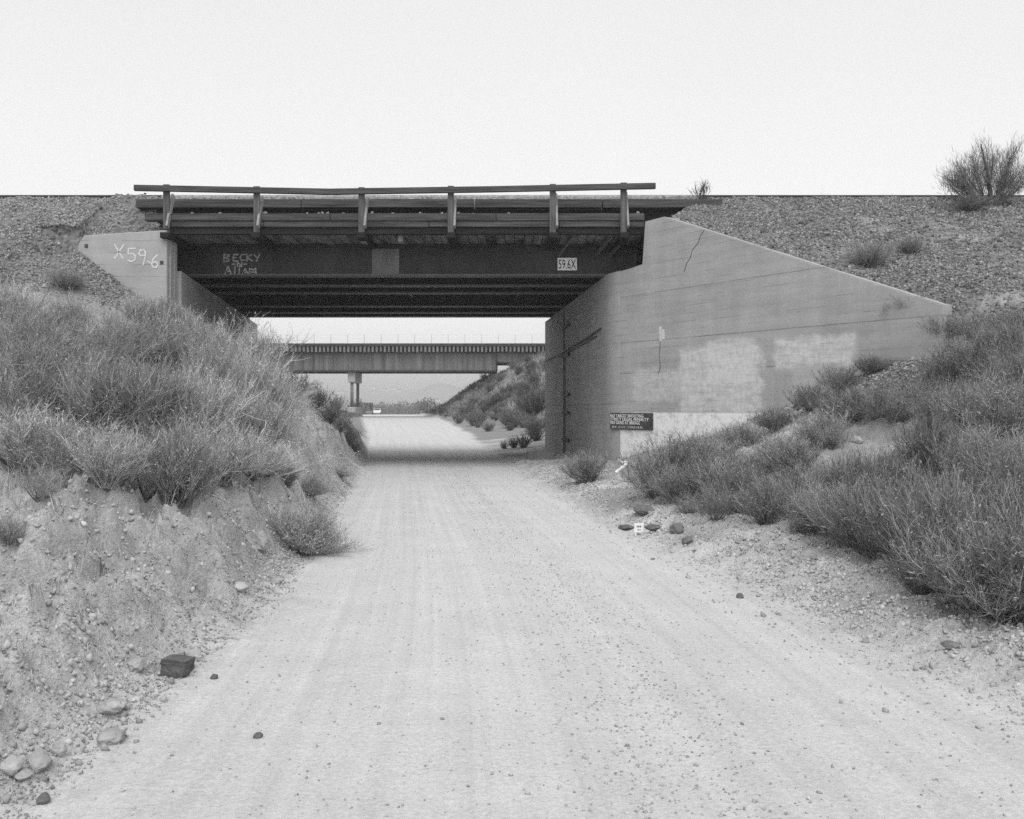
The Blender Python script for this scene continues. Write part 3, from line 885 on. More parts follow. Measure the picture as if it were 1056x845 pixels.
# ------------------------------------------------------------------ tracks
for ty, lab in ((26.3, 'near railway track along the top of the embankment'), (32.4, 'far railway track behind the near one')):
    tr = empty('railway_track', (0, ty, 7.63)); tag(tr, lab, 'railway track')
    bm = bmesh.new()
    x = -40
    while x < 40:
        box(bm, x, x + .22, -1.3, 1.3, -.16, .05 + random.uniform(-.01, .01)); x += .53
    t = bm_obj('crossties', bm, M_TIMBER_D, tr); t['kind'] = 'stuff'
    for s in (-.75, .75):
        bm = bmesh.new()
        box(bm, -40, 40, s - .035, s + .035, .20, .242); box(bm, -40, 40, s - .009, s + .009, .085, .199); box(bm, -40, 40, s - .07, s + .07, .06, .084)
        bm_obj('rail', bm, M_RAIL, tr)

# ------------------------------------------------------------------ far bridge
FY = 100.0
fb = empty('railway_bridge', (-20, FY, 6))
tag(fb, 'distant long plate girder bridge with ribbed web seen under the near one', 'bridge')
FO = Vector((-20, FY, 6))
def FB(bm, x0, x1, y0, y1, z0, z1): box(bm, x0 - FO.x, x1 - FO.x, y0 - FO.y, y1 - FO.y, z0 - FO.z, z1 - FO.z)
def fz(py): return CAMZ + (422.5 - py) / F * FY
def fx(px): return (px - 528) / F * FY
xs0, xs1, xs2 = -52.0, fx(511.5), 16.0
for yy in (FY, FY + 5.0):
    bm = bmesh.new()
    FB(bm, xs0, xs1, yy, yy + .06, fz(382), fz(364.5)); FB(bm, xs1 + .004, xs2, yy, yy + .06, fz(373.5), fz(364.5))
    x = xs0 + .4
    while x < xs1:
        FB(bm, x, x + .07, yy - .16, yy - .002, fz(381.9), fz(364.6)); x += 1.15
    g = bm_obj('girder', bm, M_FAR_STEEL, fb)
    bm = bmesh.new()
    FB(bm, xs0, xs1 + .02, yy - .28, yy + .3, fz(383.6), fz(382.02)); FB(bm, xs1 + .03, xs2, yy - .28, yy + .3, fz(374.8), fz(373.52))
    FB(bm, xs1 - .02, xs1 + .1, yy - .25, yy - .17, fz(382), fz(365))
    bm_obj('bottom_flange', bm, M_FAR_DARK, g)
bm = bmesh.new(); FB(bm, xs0, xs2, FY - 1.1, FY + 6.1, fz(357.6), fz(355)); bm_obj('deck_edge', bm, M_FAR_DARK, fb)
bm = bmesh.new(); FB(bm, xs0, xs2, FY - .3, FY + 5.3, fz(364.4), fz(357.7)); bm_obj('deck_slab', bm, M_FAR_DARK, fb)
bm = bmesh.new()
x = xs0 + .2
while x < xs2:
    FB(bm, x, x + .22, FY - 1.0, FY - .302, fz(363.5 + random.uniform(-.3, .5)), fz(357.75)); x += .46
o = bm_obj('tie_ends', bm, M_FAR_STEEL, fb); o['kind'] = 'stuff'
M_FPOST = mat('far_post', .45, .8)[0]
x = fx(309)
while x > -52: x -= 1.9
while x < 6:
    bm = bmesh.new(); FB(bm, x - .025, x + .025, FY - 1.08, FY - 1.03, fz(355), fz(346)); bm_obj('railing_post', bm, M_FPOST, fb)
    x += 1.9
bm = bmesh.new()
for py in (346.3, 350): FB(bm, xs0, xs2, FY - 1.064, FY - 1.056, fz(py) - .004, fz(py) + .004)
bm_obj('railing_wire', bm, M_FPOST, fb)
pier = empty('bridge_pier', (fx(362), FY + 2.5, H(fx(362), FY + 2.5)))
tag(pier, 'concrete pier with square cap on two columns under the distant bridge', 'pier')
zb = pier.location.z
bm = bmesh.new(); box(bm, -.42, .42, -2.3, 2.3, fz(394.5) - zb, fz(383.7) - zb, .04); bm_obj('pier_cap', bm, M_FAR_CONC, pier)
for x_ in (0.0,):
    for y_ in (-1.9, 1.9):
        bm = bmesh.new(); tube(bm, [(x_, y_, fz(420) - zb), (x_, y_, fz(394.55) - zb)], .18, 12); bm_obj('column', bm, M_FAR_STEEL, pier, smooth=True)
bm = bmesh.new(); box(bm, -.5, .5, -2.4, 2.4, -.6, fz(420.05) - zb, .08); bm_obj('footing', bm, M_FAR_CONC, pier)

# ------------------------------------------------------------------ vehicles far along the road
def wheel(parent, x, y, r=.33):
    bm = bmesh.new(); tube(bm, [(x - .1, y, r), (x + .1, y, r)], r, 14); w = bm_obj('wheel', bm, M_TYRE, parent)
    bm = bmesh.new(); tube(bm, [(x - .108, y, r), (x + .108, y, r)], r * .55, 10); bm_obj('rim', bm, M_FPOST, w)
def car(loc, rz):
    c = empty('parked_car', loc, rz); tag(c, 'white car parked beside a dark box truck far down the road', 'car')
    bm = bmesh.new()
    prof = [(-2.1, .35), (-2.15, .75), (-1.9, .92), (-1.0, 1.0), (-.35, 1.42), (.9, 1.45), (1.6, 1.02), (2.1, .95), (2.15, .4)]
    lo = [bm.verts.new((-.82 if z < 1.1 else -.66, y, z)) for y, z in prof]; hi = [bm.verts.new((.82 if z < 1.1 else .66, y, z)) for y, z in prof]
    bm.faces.new(lo); bm.faces.new(hi[::-1]); n = len(prof)
    for i in range(n): bm.faces.new((lo[(i + 1) % n], lo[i], hi[i], hi[(i + 1) % n]))
    bm_obj('body', bm, M_CARW, c)
    bm = bmesh.new(); b2 = [(-.95, 1.05), (-.38, 1.38), (-.38, 1.38), (-.95, 1.05)]
    for (ya, za, yb, zb_) in ((-.98, 1.03, -.40, 1.40), (1.54, 1.07, .96, 1.42)):
        s = -.012 if ya < 0 else .012
        q = [bm.verts.new(v) for v in ((-.68, ya + s, za + .01), (.68, ya + s, za + .01), (.58, yb + s, zb_ + .01), (-.58, yb + s, zb_ + .01))]
        bm.faces.new(q)
    bm_obj('windscreen', bm, M_GLASS, c)
    for s in (-1, 1):
        bm = bmesh.new(); q = [bm.verts.new((s * x_, y_, z_)) for x_, y_, z_ in ((.80, -.85, 1.06), (.80, 1.35, 1.06), (.685, .85, 1.38), (.685, -.3, 1.37))]; bm.faces.new(q)
        bm_obj('side_window', bm, M_GLASS, c)
        for y_ in (-1.3, 1.3): wheel(c, s * .78, y_)
    return c
def truck(loc, rz):
    c = empty('box_truck', loc, rz); tag(c, 'dark box truck parked at the far end of the road near the pier', 'truck')
    bm = bmesh.new(); box(bm, -1.05, 1.05, -.6, 3.0, .75, 2.75, .04); bm_obj('cargo_box', bm, M_CARD, c)
    bm = bmesh.new(); panel(bm, [(-1.0, .5), (-1.0, 1.35), (-.9, 2.1), (.9, 2.1), (1.0, 1.35), (1.0, .5)], -2.3, -.65); bm_obj('cab', bm, M_CARD, c)
    bm = bmesh.new(); box(bm, -.8, .8, -2.33, -2.302, 1.4, 2.0); bm_obj('windscreen', bm, M_GLASS, c)
    bm = bmesh.new(); box(bm, -.95, .95, -2.36, -2.303, .5, .68); bm_obj('bumper', bm, M_FPOST, c)
    for s in (-1, 1):
        for y_ in (-1.6, 2.0): wheel(c, s * .9, y_, .42)
for fn_, px, py, yy, rz in ((truck, 380, 426, 205, .15), (car, 389, 426, 205, .12)):
    x = (px - 528) / F * yy; fn_((x, yy, H(x, yy)), rz)

# ------------------------------------------------------------------ plants
def ribbons(paths, widths, tones, name):
    """paths (n, k, 3) -> thin tapering strips"""
    n, k, _ = paths.shape
    d = np.gradient(paths, axis=1); d /= np.linalg.norm(d, axis=-1, keepdims=True) + 1e-9
    rv = rng.normal(size=(n, 1, 3)); s = np.cross(d, rv); s /= np.linalg.norm(s, axis=-1, keepdims=True) + 1e-9
    tp = np.linspace(1, .35, k)[None, :, None] * np.asarray(widths)[:, None, None] / 2
    V = np.stack([paths - s * tp, paths + s * tp], 2).reshape(-1, 3)
    b = (np.arange(n) * k * 2)[:, None] + (np.arange(k - 1) * 2)[None, :]
    q = np.stack([b, b + 1, b + 3, b + 2], -1)
    return V, q.reshape(-1, 4), np.repeat(np.asarray(tones), k - 1)

def broom_mesh(name, seed, stems=150, twigs=11, spread=.55, hgt=1.0, w=.007, droop=0.0, lo=.3, fork=.5, heads=1.2, hw=.011):
    """a broom-like desert shrub one unit tall: many thin stems from one base, forking upwards"""
    global rng
    rng = np.random.default_rng(seed)
    az = rng.uniform(0, math.tau, stems); lean = rng.uniform(0, 1, stems) ** .7 * spread
    L = hgt * rng.uniform(.45, 1.05, stems) * (1 - .30 * lean / max(spread, .01))
    t = np.linspace(0, 1, 6)
    base = rng.normal(0, .05, (stems, 2))
    dirx = np.stack([np.cos(az), np.sin(az)], -1)
    out = np.tan(lean)[:, None] * (t[None, :] ** (.85)) * (1 - .25 * t[None, :])
    P = np.zeros((stems, 6, 3))
    P[:, :, :2] = base[:, None, :] + dirx[:, None, :] * (out * L[:, None])[..., None] + np.cumsum(rng.normal(0, .022, (stems, 6, 2)), 1) * t[None, :, None]
    P[:, :, 2] = L[:, None] * (t[None, :] - droop * out * t[None, :] ** 2)
    sel = np.repeat(np.arange(stems), twigs)
    f = rng.uniform(lo, .98, len(sel)); i = np.minimum((f * 5).astype(int), 4); fr = (f * 5 - i)[:, None]
    p0 = P[sel, i] * (1 - fr) + P[sel, i + 1] * fr
    dd = P[sel, i + 1] - P[sel, i]; dd /= np.linalg.norm(dd, axis=-1, keepdims=True)
    dd = dd + rng.normal(0, fork, dd.shape) + np.array([0, 0, .2]); dd /= np.linalg.norm(dd, axis=-1, keepdims=True)
    tl = hgt * rng.uniform(.07, .26, len(sel)) * rng.uniform(.6, 1.2, len(sel)); tt = np.linspace(0, 1, 3)
    T = p0[:, None, :] + dd[:, None, :] * (tl[:, None] * tt[None])[..., None]
    T[:, 1:, :2] += rng.normal(0, .010, (len(sel), 2, 2)); T[:, 2, 2] += .02
    tn = np.clip(rng.normal(.36, .22, stems), 0, 1)
    V1, q1, t1 = ribbons(T, np.full(len(sel), w) * rng.uniform(.6, 1.2, len(sel)), np.clip(tn[sel] + rng.normal(.08, .22, len(sel)), 0, 1), name)
    V2, q2, t2 = ribbons(P, np.full(stems, w * 1.25), tn * .8, name)
    nh = int(len(sel) * heads); hs = rng.integers(0, len(sel), nh)
    hp = T[hs, 1] + (T[hs, 2] - T[hs, 1]) * rng.uniform(.1, 1.1, (nh, 1)); hd = rng.normal(size=(nh, 3)) + np.array([0, 0, .8]); hd /= np.linalg.norm(hd, axis=1, keepdims=True)
    hl = rng.uniform(.012, .034, nh)[:, None]
    V3, q3, t3 = ribbons(np.stack([hp, hp + hd * hl * .6, hp + hd * hl], 1), np.full(nh, hw) * rng.uniform(.5, 1.2, nh), np.clip(rng.normal(.62, .25, nh), 0, 1), name)
    twig = raw_mesh(name, np.concatenate([V1, V2, V3]), np.concatenate([q1, q2 + len(V1), q3 + len(V1) + len(V2)]), 4, np.concatenate([t1, t2, t3]))
    # the woody foot: short crooked stubs
    bm = bmesh.new()
    for j in range(7):
        a = rng.uniform(0, math.tau); r = rng.uniform(.12, .35) * spread
        tube(bm, [(0, 0, -.06), (math.cos(a) * r * .4, math.sin(a) * r * .4, .06), (math.cos(a) * r, math.sin(a) * r, .20 + .1 * rng.random())], [.022, .015, .007], 5)
    bmesh.ops.recalc_face_normals(bm, faces=bm.faces[:])
    wood = bpy.data.meshes.new('woody_stem'); bm.to_mesh(wood); bm.free(); wood.materials.append(M_WOOD)
    return twig, wood

PL = [broom_mesh('twigs', 100 + i, (170, 120, 210, 90)[i], (20, 26, 16, 30)[i], (.75, .95, .65, 1.1)[i], 1.0, .0054, fork=(.38, .5, .30, .6)[i], heads=.55, hw=.009) for i in range(4)]
PR = [broom_mesh('twigs', 200 + i, (170, 110, 200, 90)[i], (18, 24, 15, 26)[i], (.75, .95, .65, 1.05)[i], 1.0, .0056, fork=(.40, .55, .32, .65)[i], heads=.6, hw=.010) for i in range(4)]
PD = broom_mesh('twigs', 300, 220, 22, 1.0, 1.0, .0055, .35)
PB = broom_mesh('twigs', 301, 26, 9, .55, 1.0, .016, 0, .45)          # bare, open
PS = [broom_mesh('twigs', 310 + i, 90, 9, .9, 1.0, .014) for i in range(3)]      # dense far shrub
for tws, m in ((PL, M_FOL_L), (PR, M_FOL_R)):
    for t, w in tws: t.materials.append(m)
PD[0].materials.append(M_FOL_L); PB[0].materials.append(M_WOOD)
for t, w in PS: t.materials.append(M_FARVEG)

def shrub(proto, pos, h, wid, label, group, tilt=(0, 0), name='shrub', cat='shrub'):
    o = empty(name, pos); o.rotation_euler = (tilt[0], tilt[1], random.uniform(0, 6.28)) if not any(tilt) else (tilt[0], tilt[1], random.uniform(-.6, .6))
    o.scale = (wid, wid, h)
    link_mesh('twigs', proto[0], None, o); link_mesh('woody_stem', proto[1], None, o)
    return tag(o, label, cat, group)

def thicken(items, n=1):
    out = list(items)
    for it in items:
        for k in range(n):
            if len(it) > 4: continue
            out.append((it[0] + random.uniform(-26, 26), it[1] + random.uniform(-14, 12), it[2] * random.uniform(.45, .8), it[3] * random.uniform(.6, .9)))
    return out
ORD = ['first', 'second', 'third', 'fourth', 'fifth', 'sixth', 'seventh', 'eighth', 'ninth', 'tenth', 'eleventh', 'twelfth']
def number(items, text):
    out = []; k = 0
    for it in sorted(items, key=lambda q: q[0]):
        if len(it) < 5: it = tuple(it) + (text.format(ORD[k]),); k += 1
        out.append(it)
    return out
def place(protos, items, label_of, group):
    for it in items:
        if len(it) < 5 and random.random() < .14: continue
        px, py, hp = it[:3]; wp = it[3] if len(it) > 3 else hp * 1.15
        p = ground_at(px, py); s = p.y / F
        lab = it[4] if len(it) > 4 else label_of(it)
        pr = protos[random.randrange(len(protos))]
        side = .16 if px < 420 else -.10
        shrub(pr, (p.x, p.y, p.z - .03), hp * s * random.uniform(.68, 1.05), wp * s * random.uniform(.75, 1.1), lab, group, (random.uniform(-.05, .14), side + random.uniform(-.14, .14)))

LG = 'pale broom shrubs massed on the left bank'
left_front = [(28, 490, 92, 120), (72, 498, 95, 120), (112, 505, 96, 130), (150, 514, 100, 130), (186, 522, 118, 140, 'tall leaning pale shrub at the lower edge of the left bank mass'),
              (228, 500, 92, 120), (8, 560, 40, 55, 'small dark tuft on the bare soil at the far left'), (40, 520, 42, 60), (262, 492, 70, 90)]
left_mid = [(15, 440, 100, 120), (60, 450, 100, 120), (105, 452, 96, 115), (150, 458, 100, 120), (195, 462, 108, 120), (235, 470, 100, 120), (268, 466, 80, 90),
            (212, 432, 90, 105), (255, 440, 80, 95), (280, 440, 66, 70), (170, 430, 85, 100), (125, 420, 85, 100), (80, 415, 80, 100), (35, 405, 80, 100)]
left_up = [(8, 345, 60, 80), (20, 375, 80, 95), (62, 380, 66, 85), (105, 378, 60, 80), (140, 372, 66, 80), (172, 378, 74, 85), (205, 388, 78, 90), (238, 402, 82, 90), (270, 424, 66, 80), (294, 424, 44, 50), (40, 345, 50, 70), (75, 345, 42, 60)]
left_wall = [(142, 335, 34, 50), (165, 340, 38, 50), (190, 352, 44, 55), (212, 362, 42, 55), (234, 374, 40, 50), (254, 386, 34, 46), (272, 398, 32, 44), (290, 408, 30, 40)]
left_low = [(312, 574, 74, 88, 'rounded drooping shrub overhanging the left edge of the road'), (296, 556, 48, 60, 'small upright shrub on the eroded left bank above the road'),
            (318, 512, 26, 34), (350, 492, 18, 26), (296, 500, 34, 44)]
mass = 'pale broom shrub in the dense tangled mass covering the left bank'
place(PL, number(left_front, 'pale broom shrub, {} from left on the lower front edge of the left bank'), lambda i: 'pale broom shrub along the lower front edge of the left bank mass', 'pale shrubs along the front of the left bank')
place(PL, thicken(left_mid), lambda i: mass, LG)
place(PL, thicken(left_up), lambda i: 'pale broom shrub high on the left bank between gravel slope and lower mass', 'pale shrubs high on the left bank')
place(PL, number(left_wall, 'short pale shrub, {} from the left along the foot of the left abutment'), lambda i: 'short pale shrub growing along the foot of the left abutment', 'short shrubs at the foot of the left abutment')
place([PD] + PL[:1], number(left_low, 'low grey shrub on the cut bank by the left road edge, {} from left'), lambda i: 'low grey shrub on the steep cut bank at the left road edge', 'low shrubs on the cut left bank')
# bare twig plant in front of the dark girders
p = ground_at(262, 352); shrub(PB, (p.x, p.y, p.z), 1.05, .8, 'bare twiggy plant standing against the dark girders at the left abutment', None, name='bare_shrub', cat='shrub')

right_wall = [(607, 497, 42, 60, 'small dark shrub at the corner of the right abutment'), (676, 513, 62, 70, 'bushy upright shrub below the warning board'), (698, 508, 70, 90, 'bushy shrub just right of the warning board at the wall foot'),
              (735, 478, 36, 60), (765, 462, 30, 56), (800, 444, 30, 56), (838, 424, 34, 60), (870, 404, 36, 60), (900, 386, 34, 56), (935, 366, 26, 46)]
right_mid = [(730, 520, 62, 80), (762, 528, 60, 80), (792, 540, 58, 75), (745, 498, 56, 70), (785, 500, 62, 80), (820, 492, 64, 80), (818, 530, 48, 65), (852, 460, 46, 70), (802, 474, 40, 60), (700, 518, 44, 64) , (712, 500, 60, 80), (748, 520, 56, 76), (770, 505, 60, 80), (835, 505, 60, 84), (845, 522, 54, 80), (805, 520, 54, 76)]
right_up = [(905, 432, 62, 80), (940, 412, 56, 75), (880, 436, 56, 70), (975, 400, 56, 75), (1010, 390, 60, 80), (1040, 380, 62, 80), (960, 440, 60, 80), (1000, 440, 70, 85), (1038, 450, 80, 95), (1035, 418, 52, 74), (1016, 410, 50, 70), (1052, 405, 54, 74), (1038, 396, 46, 66), (985, 422, 44, 64), (1010, 350, 40, 60), (1042, 345, 46, 60), (975, 358, 34, 50)]
right_front = [(868, 552, 84, 105), (905, 572, 104, 120), (940, 592, 122, 130), (975, 610, 132, 140), (1010, 628, 142, 145), (1045, 642, 150, 150), (1085, 640, 150, 150), (960, 540, 100, 115), (1000, 560, 112, 120), (1040, 560, 120, 125),
               (920, 528, 76, 95), (885, 520, 64, 85), (1010, 500, 90, 110), (1045, 505, 96, 110), (965, 492, 72, 90), (845, 540, 50, 70), (1075, 560, 120, 125)]
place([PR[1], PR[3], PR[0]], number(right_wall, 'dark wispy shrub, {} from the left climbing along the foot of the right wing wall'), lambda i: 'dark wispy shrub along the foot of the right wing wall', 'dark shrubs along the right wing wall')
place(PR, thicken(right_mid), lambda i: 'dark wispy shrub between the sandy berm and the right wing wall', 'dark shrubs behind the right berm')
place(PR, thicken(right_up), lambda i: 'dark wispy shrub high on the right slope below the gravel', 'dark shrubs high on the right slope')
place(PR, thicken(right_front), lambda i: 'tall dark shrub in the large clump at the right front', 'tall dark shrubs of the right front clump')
# sparse plants on the gravel slopes
for px, py, h, w, lab in ((724, 208, 24, 34, 'small bare shrub on the embankment crest beside the bridge end'), (897, 276, 30, 60, 'low thin shrub half way up the right gravel slope'),
                          (938, 262, 20, 40, 'faint dry tuft on the right gravel slope'), (70, 300, 24, 50, 'thin dry tuft on the left gravel slope')):
    p = ground_at(px, py); s = p.y / F
    shrub(PB if py < 220 else PL[0], (p.x, p.y, p.z - .02), h * s, w * s, lab, None)

# scrub on the hill beyond the bridge
def hill_shrubs():
    n = 0
    r = random.Random(3)
    while n < 95:
        px = r.uniform(442, 566); py = r.uniform(374, 447)
        p = ground_at(px, py)
        if p.y < 46 or p.y > 150: continue
        if float(terrain(np.array([p.x]), np.array([p.y]))[1][0]) > .1: continue
        s = r.uniform(.5, 1.5)
        shrub(PS[n % 3], (p.x, p.y, p.z - .05), s * .9, s * 1.2, 'grey scrub bush on the hillside under the distant bridge', 'scrub bushes on the far hillside')
        n += 1
hill_shrubs()
for k_, (px, py, h) in enumerate(((520, 463, 10), (530, 462, 14), (540, 462, 18), (548, 432, 34), (553, 455, 22), (556, 425, 30))):
    p = ground_at(px, py); s = p.y / F
    shrub(PS[1], (p.x, p.y, p.z - .03), h * s, h * 1.2 * s, 'grey bush on the sand just beyond the right abutment, ' + ORD[k_] + ' from the left', 'bushes on the sand beyond the right abutment')
for px, py, h in ((314, 412, 24), (328, 424, 26), (340, 436, 24), (350, 446, 22), (359, 458, 20), (302, 402, 24), (346, 424, 18), (336, 410, 16), (366, 466, 14), (322, 402, 16)):
    p = ground_at(px, py); s = p.y / F
    shrub(PS[0], (p.x, p.y, p.z - .03), h * s, h * 1.25 * s, 'darker grey bush on the left bank beyond the abutment', 'darker bushes on the bank beyond the left abutment')

# the large shrub on the right crest: trunk and airy upright sprays
def crest_tree():
    base = ground_at(1020, 212); s = base.y / F
    o = empty('juniper_shrub', base); tag(o, 'large airy shrub with dark trunk on the right embankment crest', 'shrub')
    r = np.random.default_rng(12)
    bm = bmesh.new(); U = s; P = []
    limbs = [(0.02, 66, 2.2), (-.14, 62, 1.5), (.16, 64, 1.5)] + [(r.uniform(-1.05, 1.05), r.uniform(52, 62), r.uniform(.8, 1.3)) for k in range(30)]
    limbs = [(g_, L_ * (1 - .26 * g_ * g_), w_) for g_, L_, w_ in limbs]
    for ang, L, rad in limbs:
        ay = r.uniform(-.9, .9); ang += r.normal(0, .05)
        q = [Vector((ang * 6 * U, ay * .1, -.1))]; d = Vector((math.sin(ang), math.sin(ay) * .6, math.cos(ang))).normalized()
        for i in range(7):
            d = (d + Vector(r.normal(0, .10, 3)) + Vector((0, 0, .05))).normalized(); q.append(q[-1] + d * L * U / 7)
        tube(bm, q, [rad * U * (1 - .11 * i) for i in range(8)], 5)
        for j in range(int(L * 5)):
            t = .30 + .72 * r.random() ** .75; k = min(int(t * 7), 6); p = q[k].lerp(q[k + 1], min(t * 7 - k, 1.0)) + Vector(r.normal(0, (1.2 + 3.6 * t) * U, 3))
            v = d * .5 + Vector(r.normal(0, .38, 3)) + Vector((0, 0, .75)); v.normalize(); l = r.uniform(3, 9) * U
            P.append([list(p), list(p + v * l * .5 + Vector(r.normal(0, .25 * U, 3))), list(p + v * l)])
    bm_obj('trunk', bm, M_WOOD, o)
    P = np.array(P)
    global rng
    rng = np.random.default_rng(5)
    V, q, t = ribbons(P, r.uniform(.18, .5, len(P)) * U, np.clip(r.normal(.45, .25, len(P)), 0, 1), 'crown')
    link_mesh('crown', raw_mesh('crown', V, q, 4, t), M_FOL_T, o)
crest_tree()
p = ground_at(998, 218); s = p.y / F
shrub(PR[1], (p.x, p.y, p.z - .05), 22 * s, 60 * s, 'low dark clump at the left foot of the crest shrub', None)
p = ground_at(967, 203); shrub(PS[1], (p.x, p.y + .3, p.z - .05), 8 * s, 10 * s, 'tiny bush on the skyline left of the crest shrub', None)

# ------------------------------------------------------------------ grass (one object a side), gravel, pebbles
def grass(name, n, xr_, yr_, hmin, hmax, keep, m, w=.006, seed=1):
    r = np.random.default_rng(seed)
    x = r.uniform(*xr_, n); y = r.uniform(*yr_, n)
    z, road, grav, lat = terrain(x, y)
    ok = keep(x, y, z, road, grav, r.random(n))
    x, y, z = x[ok], y[ok], z[ok]; n = len(x)
    a = r.uniform(0, math.tau, n); L = r.uniform(hmin, hmax, n); ln = r.uniform(.15, 1.0, n)
    d = np.stack([np.cos(a) * ln, np.sin(a) * ln, np.ones(n)], -1); d /= np.linalg.norm(d, axis=1, keepdims=True)
    b = r.uniform(0, math.tau, n); s = np.stack([np.cos(b), np.sin(b), np.zeros(n)], -1) * (w * r.uniform(.6, 1.3, n))[:, None]
    p = np.stack([x, y, z - .01], -1); tip = p + d * L[:, None]; mid = p + d * (L * .55)[:, None] + np.array([0, 0, .02])
    V = np.stack([p - s, p + s, mid + s * .7, mid - s * .7, tip], 1).reshape(-1, 3)
    i = np.arange(n)[:, None] * 5
    tri = np.concatenate([i + np.array([[0, 1, 2]]), i + np.array([[0, 2, 3]]), i + np.array([[3, 2, 4]])], 1).reshape(-1, 3)
    me = raw_mesh(name, V, tri, 3, np.repeat(np.clip(r.normal(.5, .22, n), 0, 1), 3))
    o = link_mesh(name, me, m)
    return o
def kl(x, y, z, road, grav, u):
    dens = sstep(-.25, .35, fbm(x * .6, y * .6, 71, 3)) * sstep(-1.3, -2.6, x - np.interp(y, YL, XL) + .0) * sstep(2.2, 6.0, y)
    return (road < .1) & (u < dens * .9 + .25) & (grav < .4) & (x < wall_xl(y) + 9)
tag(grass('dry_grass', 190000, (-22, -2.0), (3.2, 24), .04, .20, kl, M_GRASS, .0026, 1), 'short dry grass over the soil of the left bank', 'grass', kind='stuff')
def kr(x, y, z, road, grav, u):
    d = x - np.interp(y, YR, XR)
    dens = sstep(-.15, .4, fbm(x * .6, y * .6, 72, 3)) * sstep(.9, 1.6, d)
    return (road < .05) & (u < dens) & (grav < .3) & (x < wall_xr(y) - .1) 
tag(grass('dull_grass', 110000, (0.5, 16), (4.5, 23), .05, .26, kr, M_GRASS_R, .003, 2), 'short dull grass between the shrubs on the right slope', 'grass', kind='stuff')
def kg(x, y, z, road, grav, u):
    return (grav > .5) & (u < .55 * sstep(.05, .45, fbm(x * .55, y * .55, 74, 4)) + .02) & (y < 24.2) & ~((x > -9.2) & (x < 4.2) & (y > 21.8))
tag(grass('slope_weeds', 60000, (-22, 20), (13, 24.5), .05, .24, kg, M_GRASS_R, .0035, 5), 'scattered dry weeds among the stones of the embankment slopes', 'weeds', kind='stuff')
def kh(x, y, z, road, grav, u):
    return (road < .1) & (y > 42) & (z > .8) & (u < .5 + .5 * sstep(-.2, .3, fbm(x * .5, y * .5, 73, 3)))
tag(grass('hillside_scrub', 240000, (-40, 9), (42, 140), .12, .5, kh, M_FARVEG, .03, 3), 'low scrub and weeds covering the banks beyond the bridge', 'scrub', kind='stuff')

ICO = None
def ico():
    bm = bmesh.new(); bmesh.ops.create_icosphere(bm, subdivisions=1, radius=1)
    V = np.array([v.co[:] for v in bm.verts]); Fc = np.array([[v.index for v in f.verts] for f in bm.faces]); bm.free()
    return V, Fc
IV, IF = ico()
CV = np.array([(x, y, z) for x in (-1, 1) for y in (-1, 1) for z in (-1, 1)], float) * .72
CF = np.array([(0, 1, 3), (0, 3, 2), (4, 6, 7), (4, 7, 5), (0, 4, 5), (0, 5, 1), (2, 3, 7), (2, 7, 6), (0, 2, 6), (0, 6, 4), (1, 5, 7), (1, 7, 3)])
def stones(name, x, y, z, size, m, seed, flat=.7, sink=.25, lo=0, hi=1, shift=0.0):
    r = np.random.default_rng(seed); n = len(x)
    sc_ = size[:, None] * r.uniform(.6, 1.25, (n, 3)); sc_[:, 2] *= flat
    V = CV[None] * r.uniform(.55, 1.3, (n, len(CV), 1)) * r.uniform(.8, 1.2, (n, len(CV), 3)) * sc_[:, None, :]
    q = r.normal(size=(n, 4)); q /= np.linalg.norm(q, axis=1, keepdims=True)
    w_, a, b, c = q.T
    Rm = np.stack([1 - 2 * (b * b + c * c), 2 * (a * b - c * w_), 2 * (a * c + b * w_), 2 * (a * b + c * w_), 1 - 2 * (a * a + c * c), 2 * (b * c - a * w_), 2 * (a * c - b * w_), 2 * (b * c + a * w_), 1 - 2 * (a * a + b * b)], -1).reshape(n, 3, 3)
    V = np.einsum('nij,nkj->nki', Rm, V) + np.stack([x, y, z + size * flat * (1 - 2 * sink) * .6], -1)[:, None, :]
    fl = (CF[None] + (np.arange(n) * len(CV))[:, None, None]).reshape(-1, 3)
    tone = np.repeat(np.clip(r.normal(.42, .25, n) + shift, lo, hi), len(CF))
    return link_mesh(name, raw_mesh(name, V.reshape(-1, 3), fl, 3, tone), m)
def gravel(seed=4):
    r = np.random.default_rng(seed); n = 620000
    x = r.uniform(-22, 20, n); y = r.uniform(13, 25.5, n)
    z, road, grav, lat = terrain(x, y)
    veg = np.where(x > 0, sstep(.3, .7, fbm(x * .7, y * .7, 81, 3) + .4) * 0, 0)
    ok = (y < 24.7) & (r.random(n) < grav * .8 * (.25 + .75 * sstep(-.35, .1, fbm(x * .8, y * .8, 82, 4)))) & (grav > .15) & ~((x > -9.2) & (x < 3.6) & (y > 22.9)) & (np.abs(x) < .62 * y + 3)
    x, y, z = x[ok], y[ok], z[ok]
    s = .010 + .030 * r.random(len(x)) ** 2.2 + .03 * (r.random(len(x)) < .015)
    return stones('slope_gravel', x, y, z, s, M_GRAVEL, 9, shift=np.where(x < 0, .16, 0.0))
tag(gravel(), 'loose crushed stone covering the embankment slopes', 'gravel', kind='stuff')
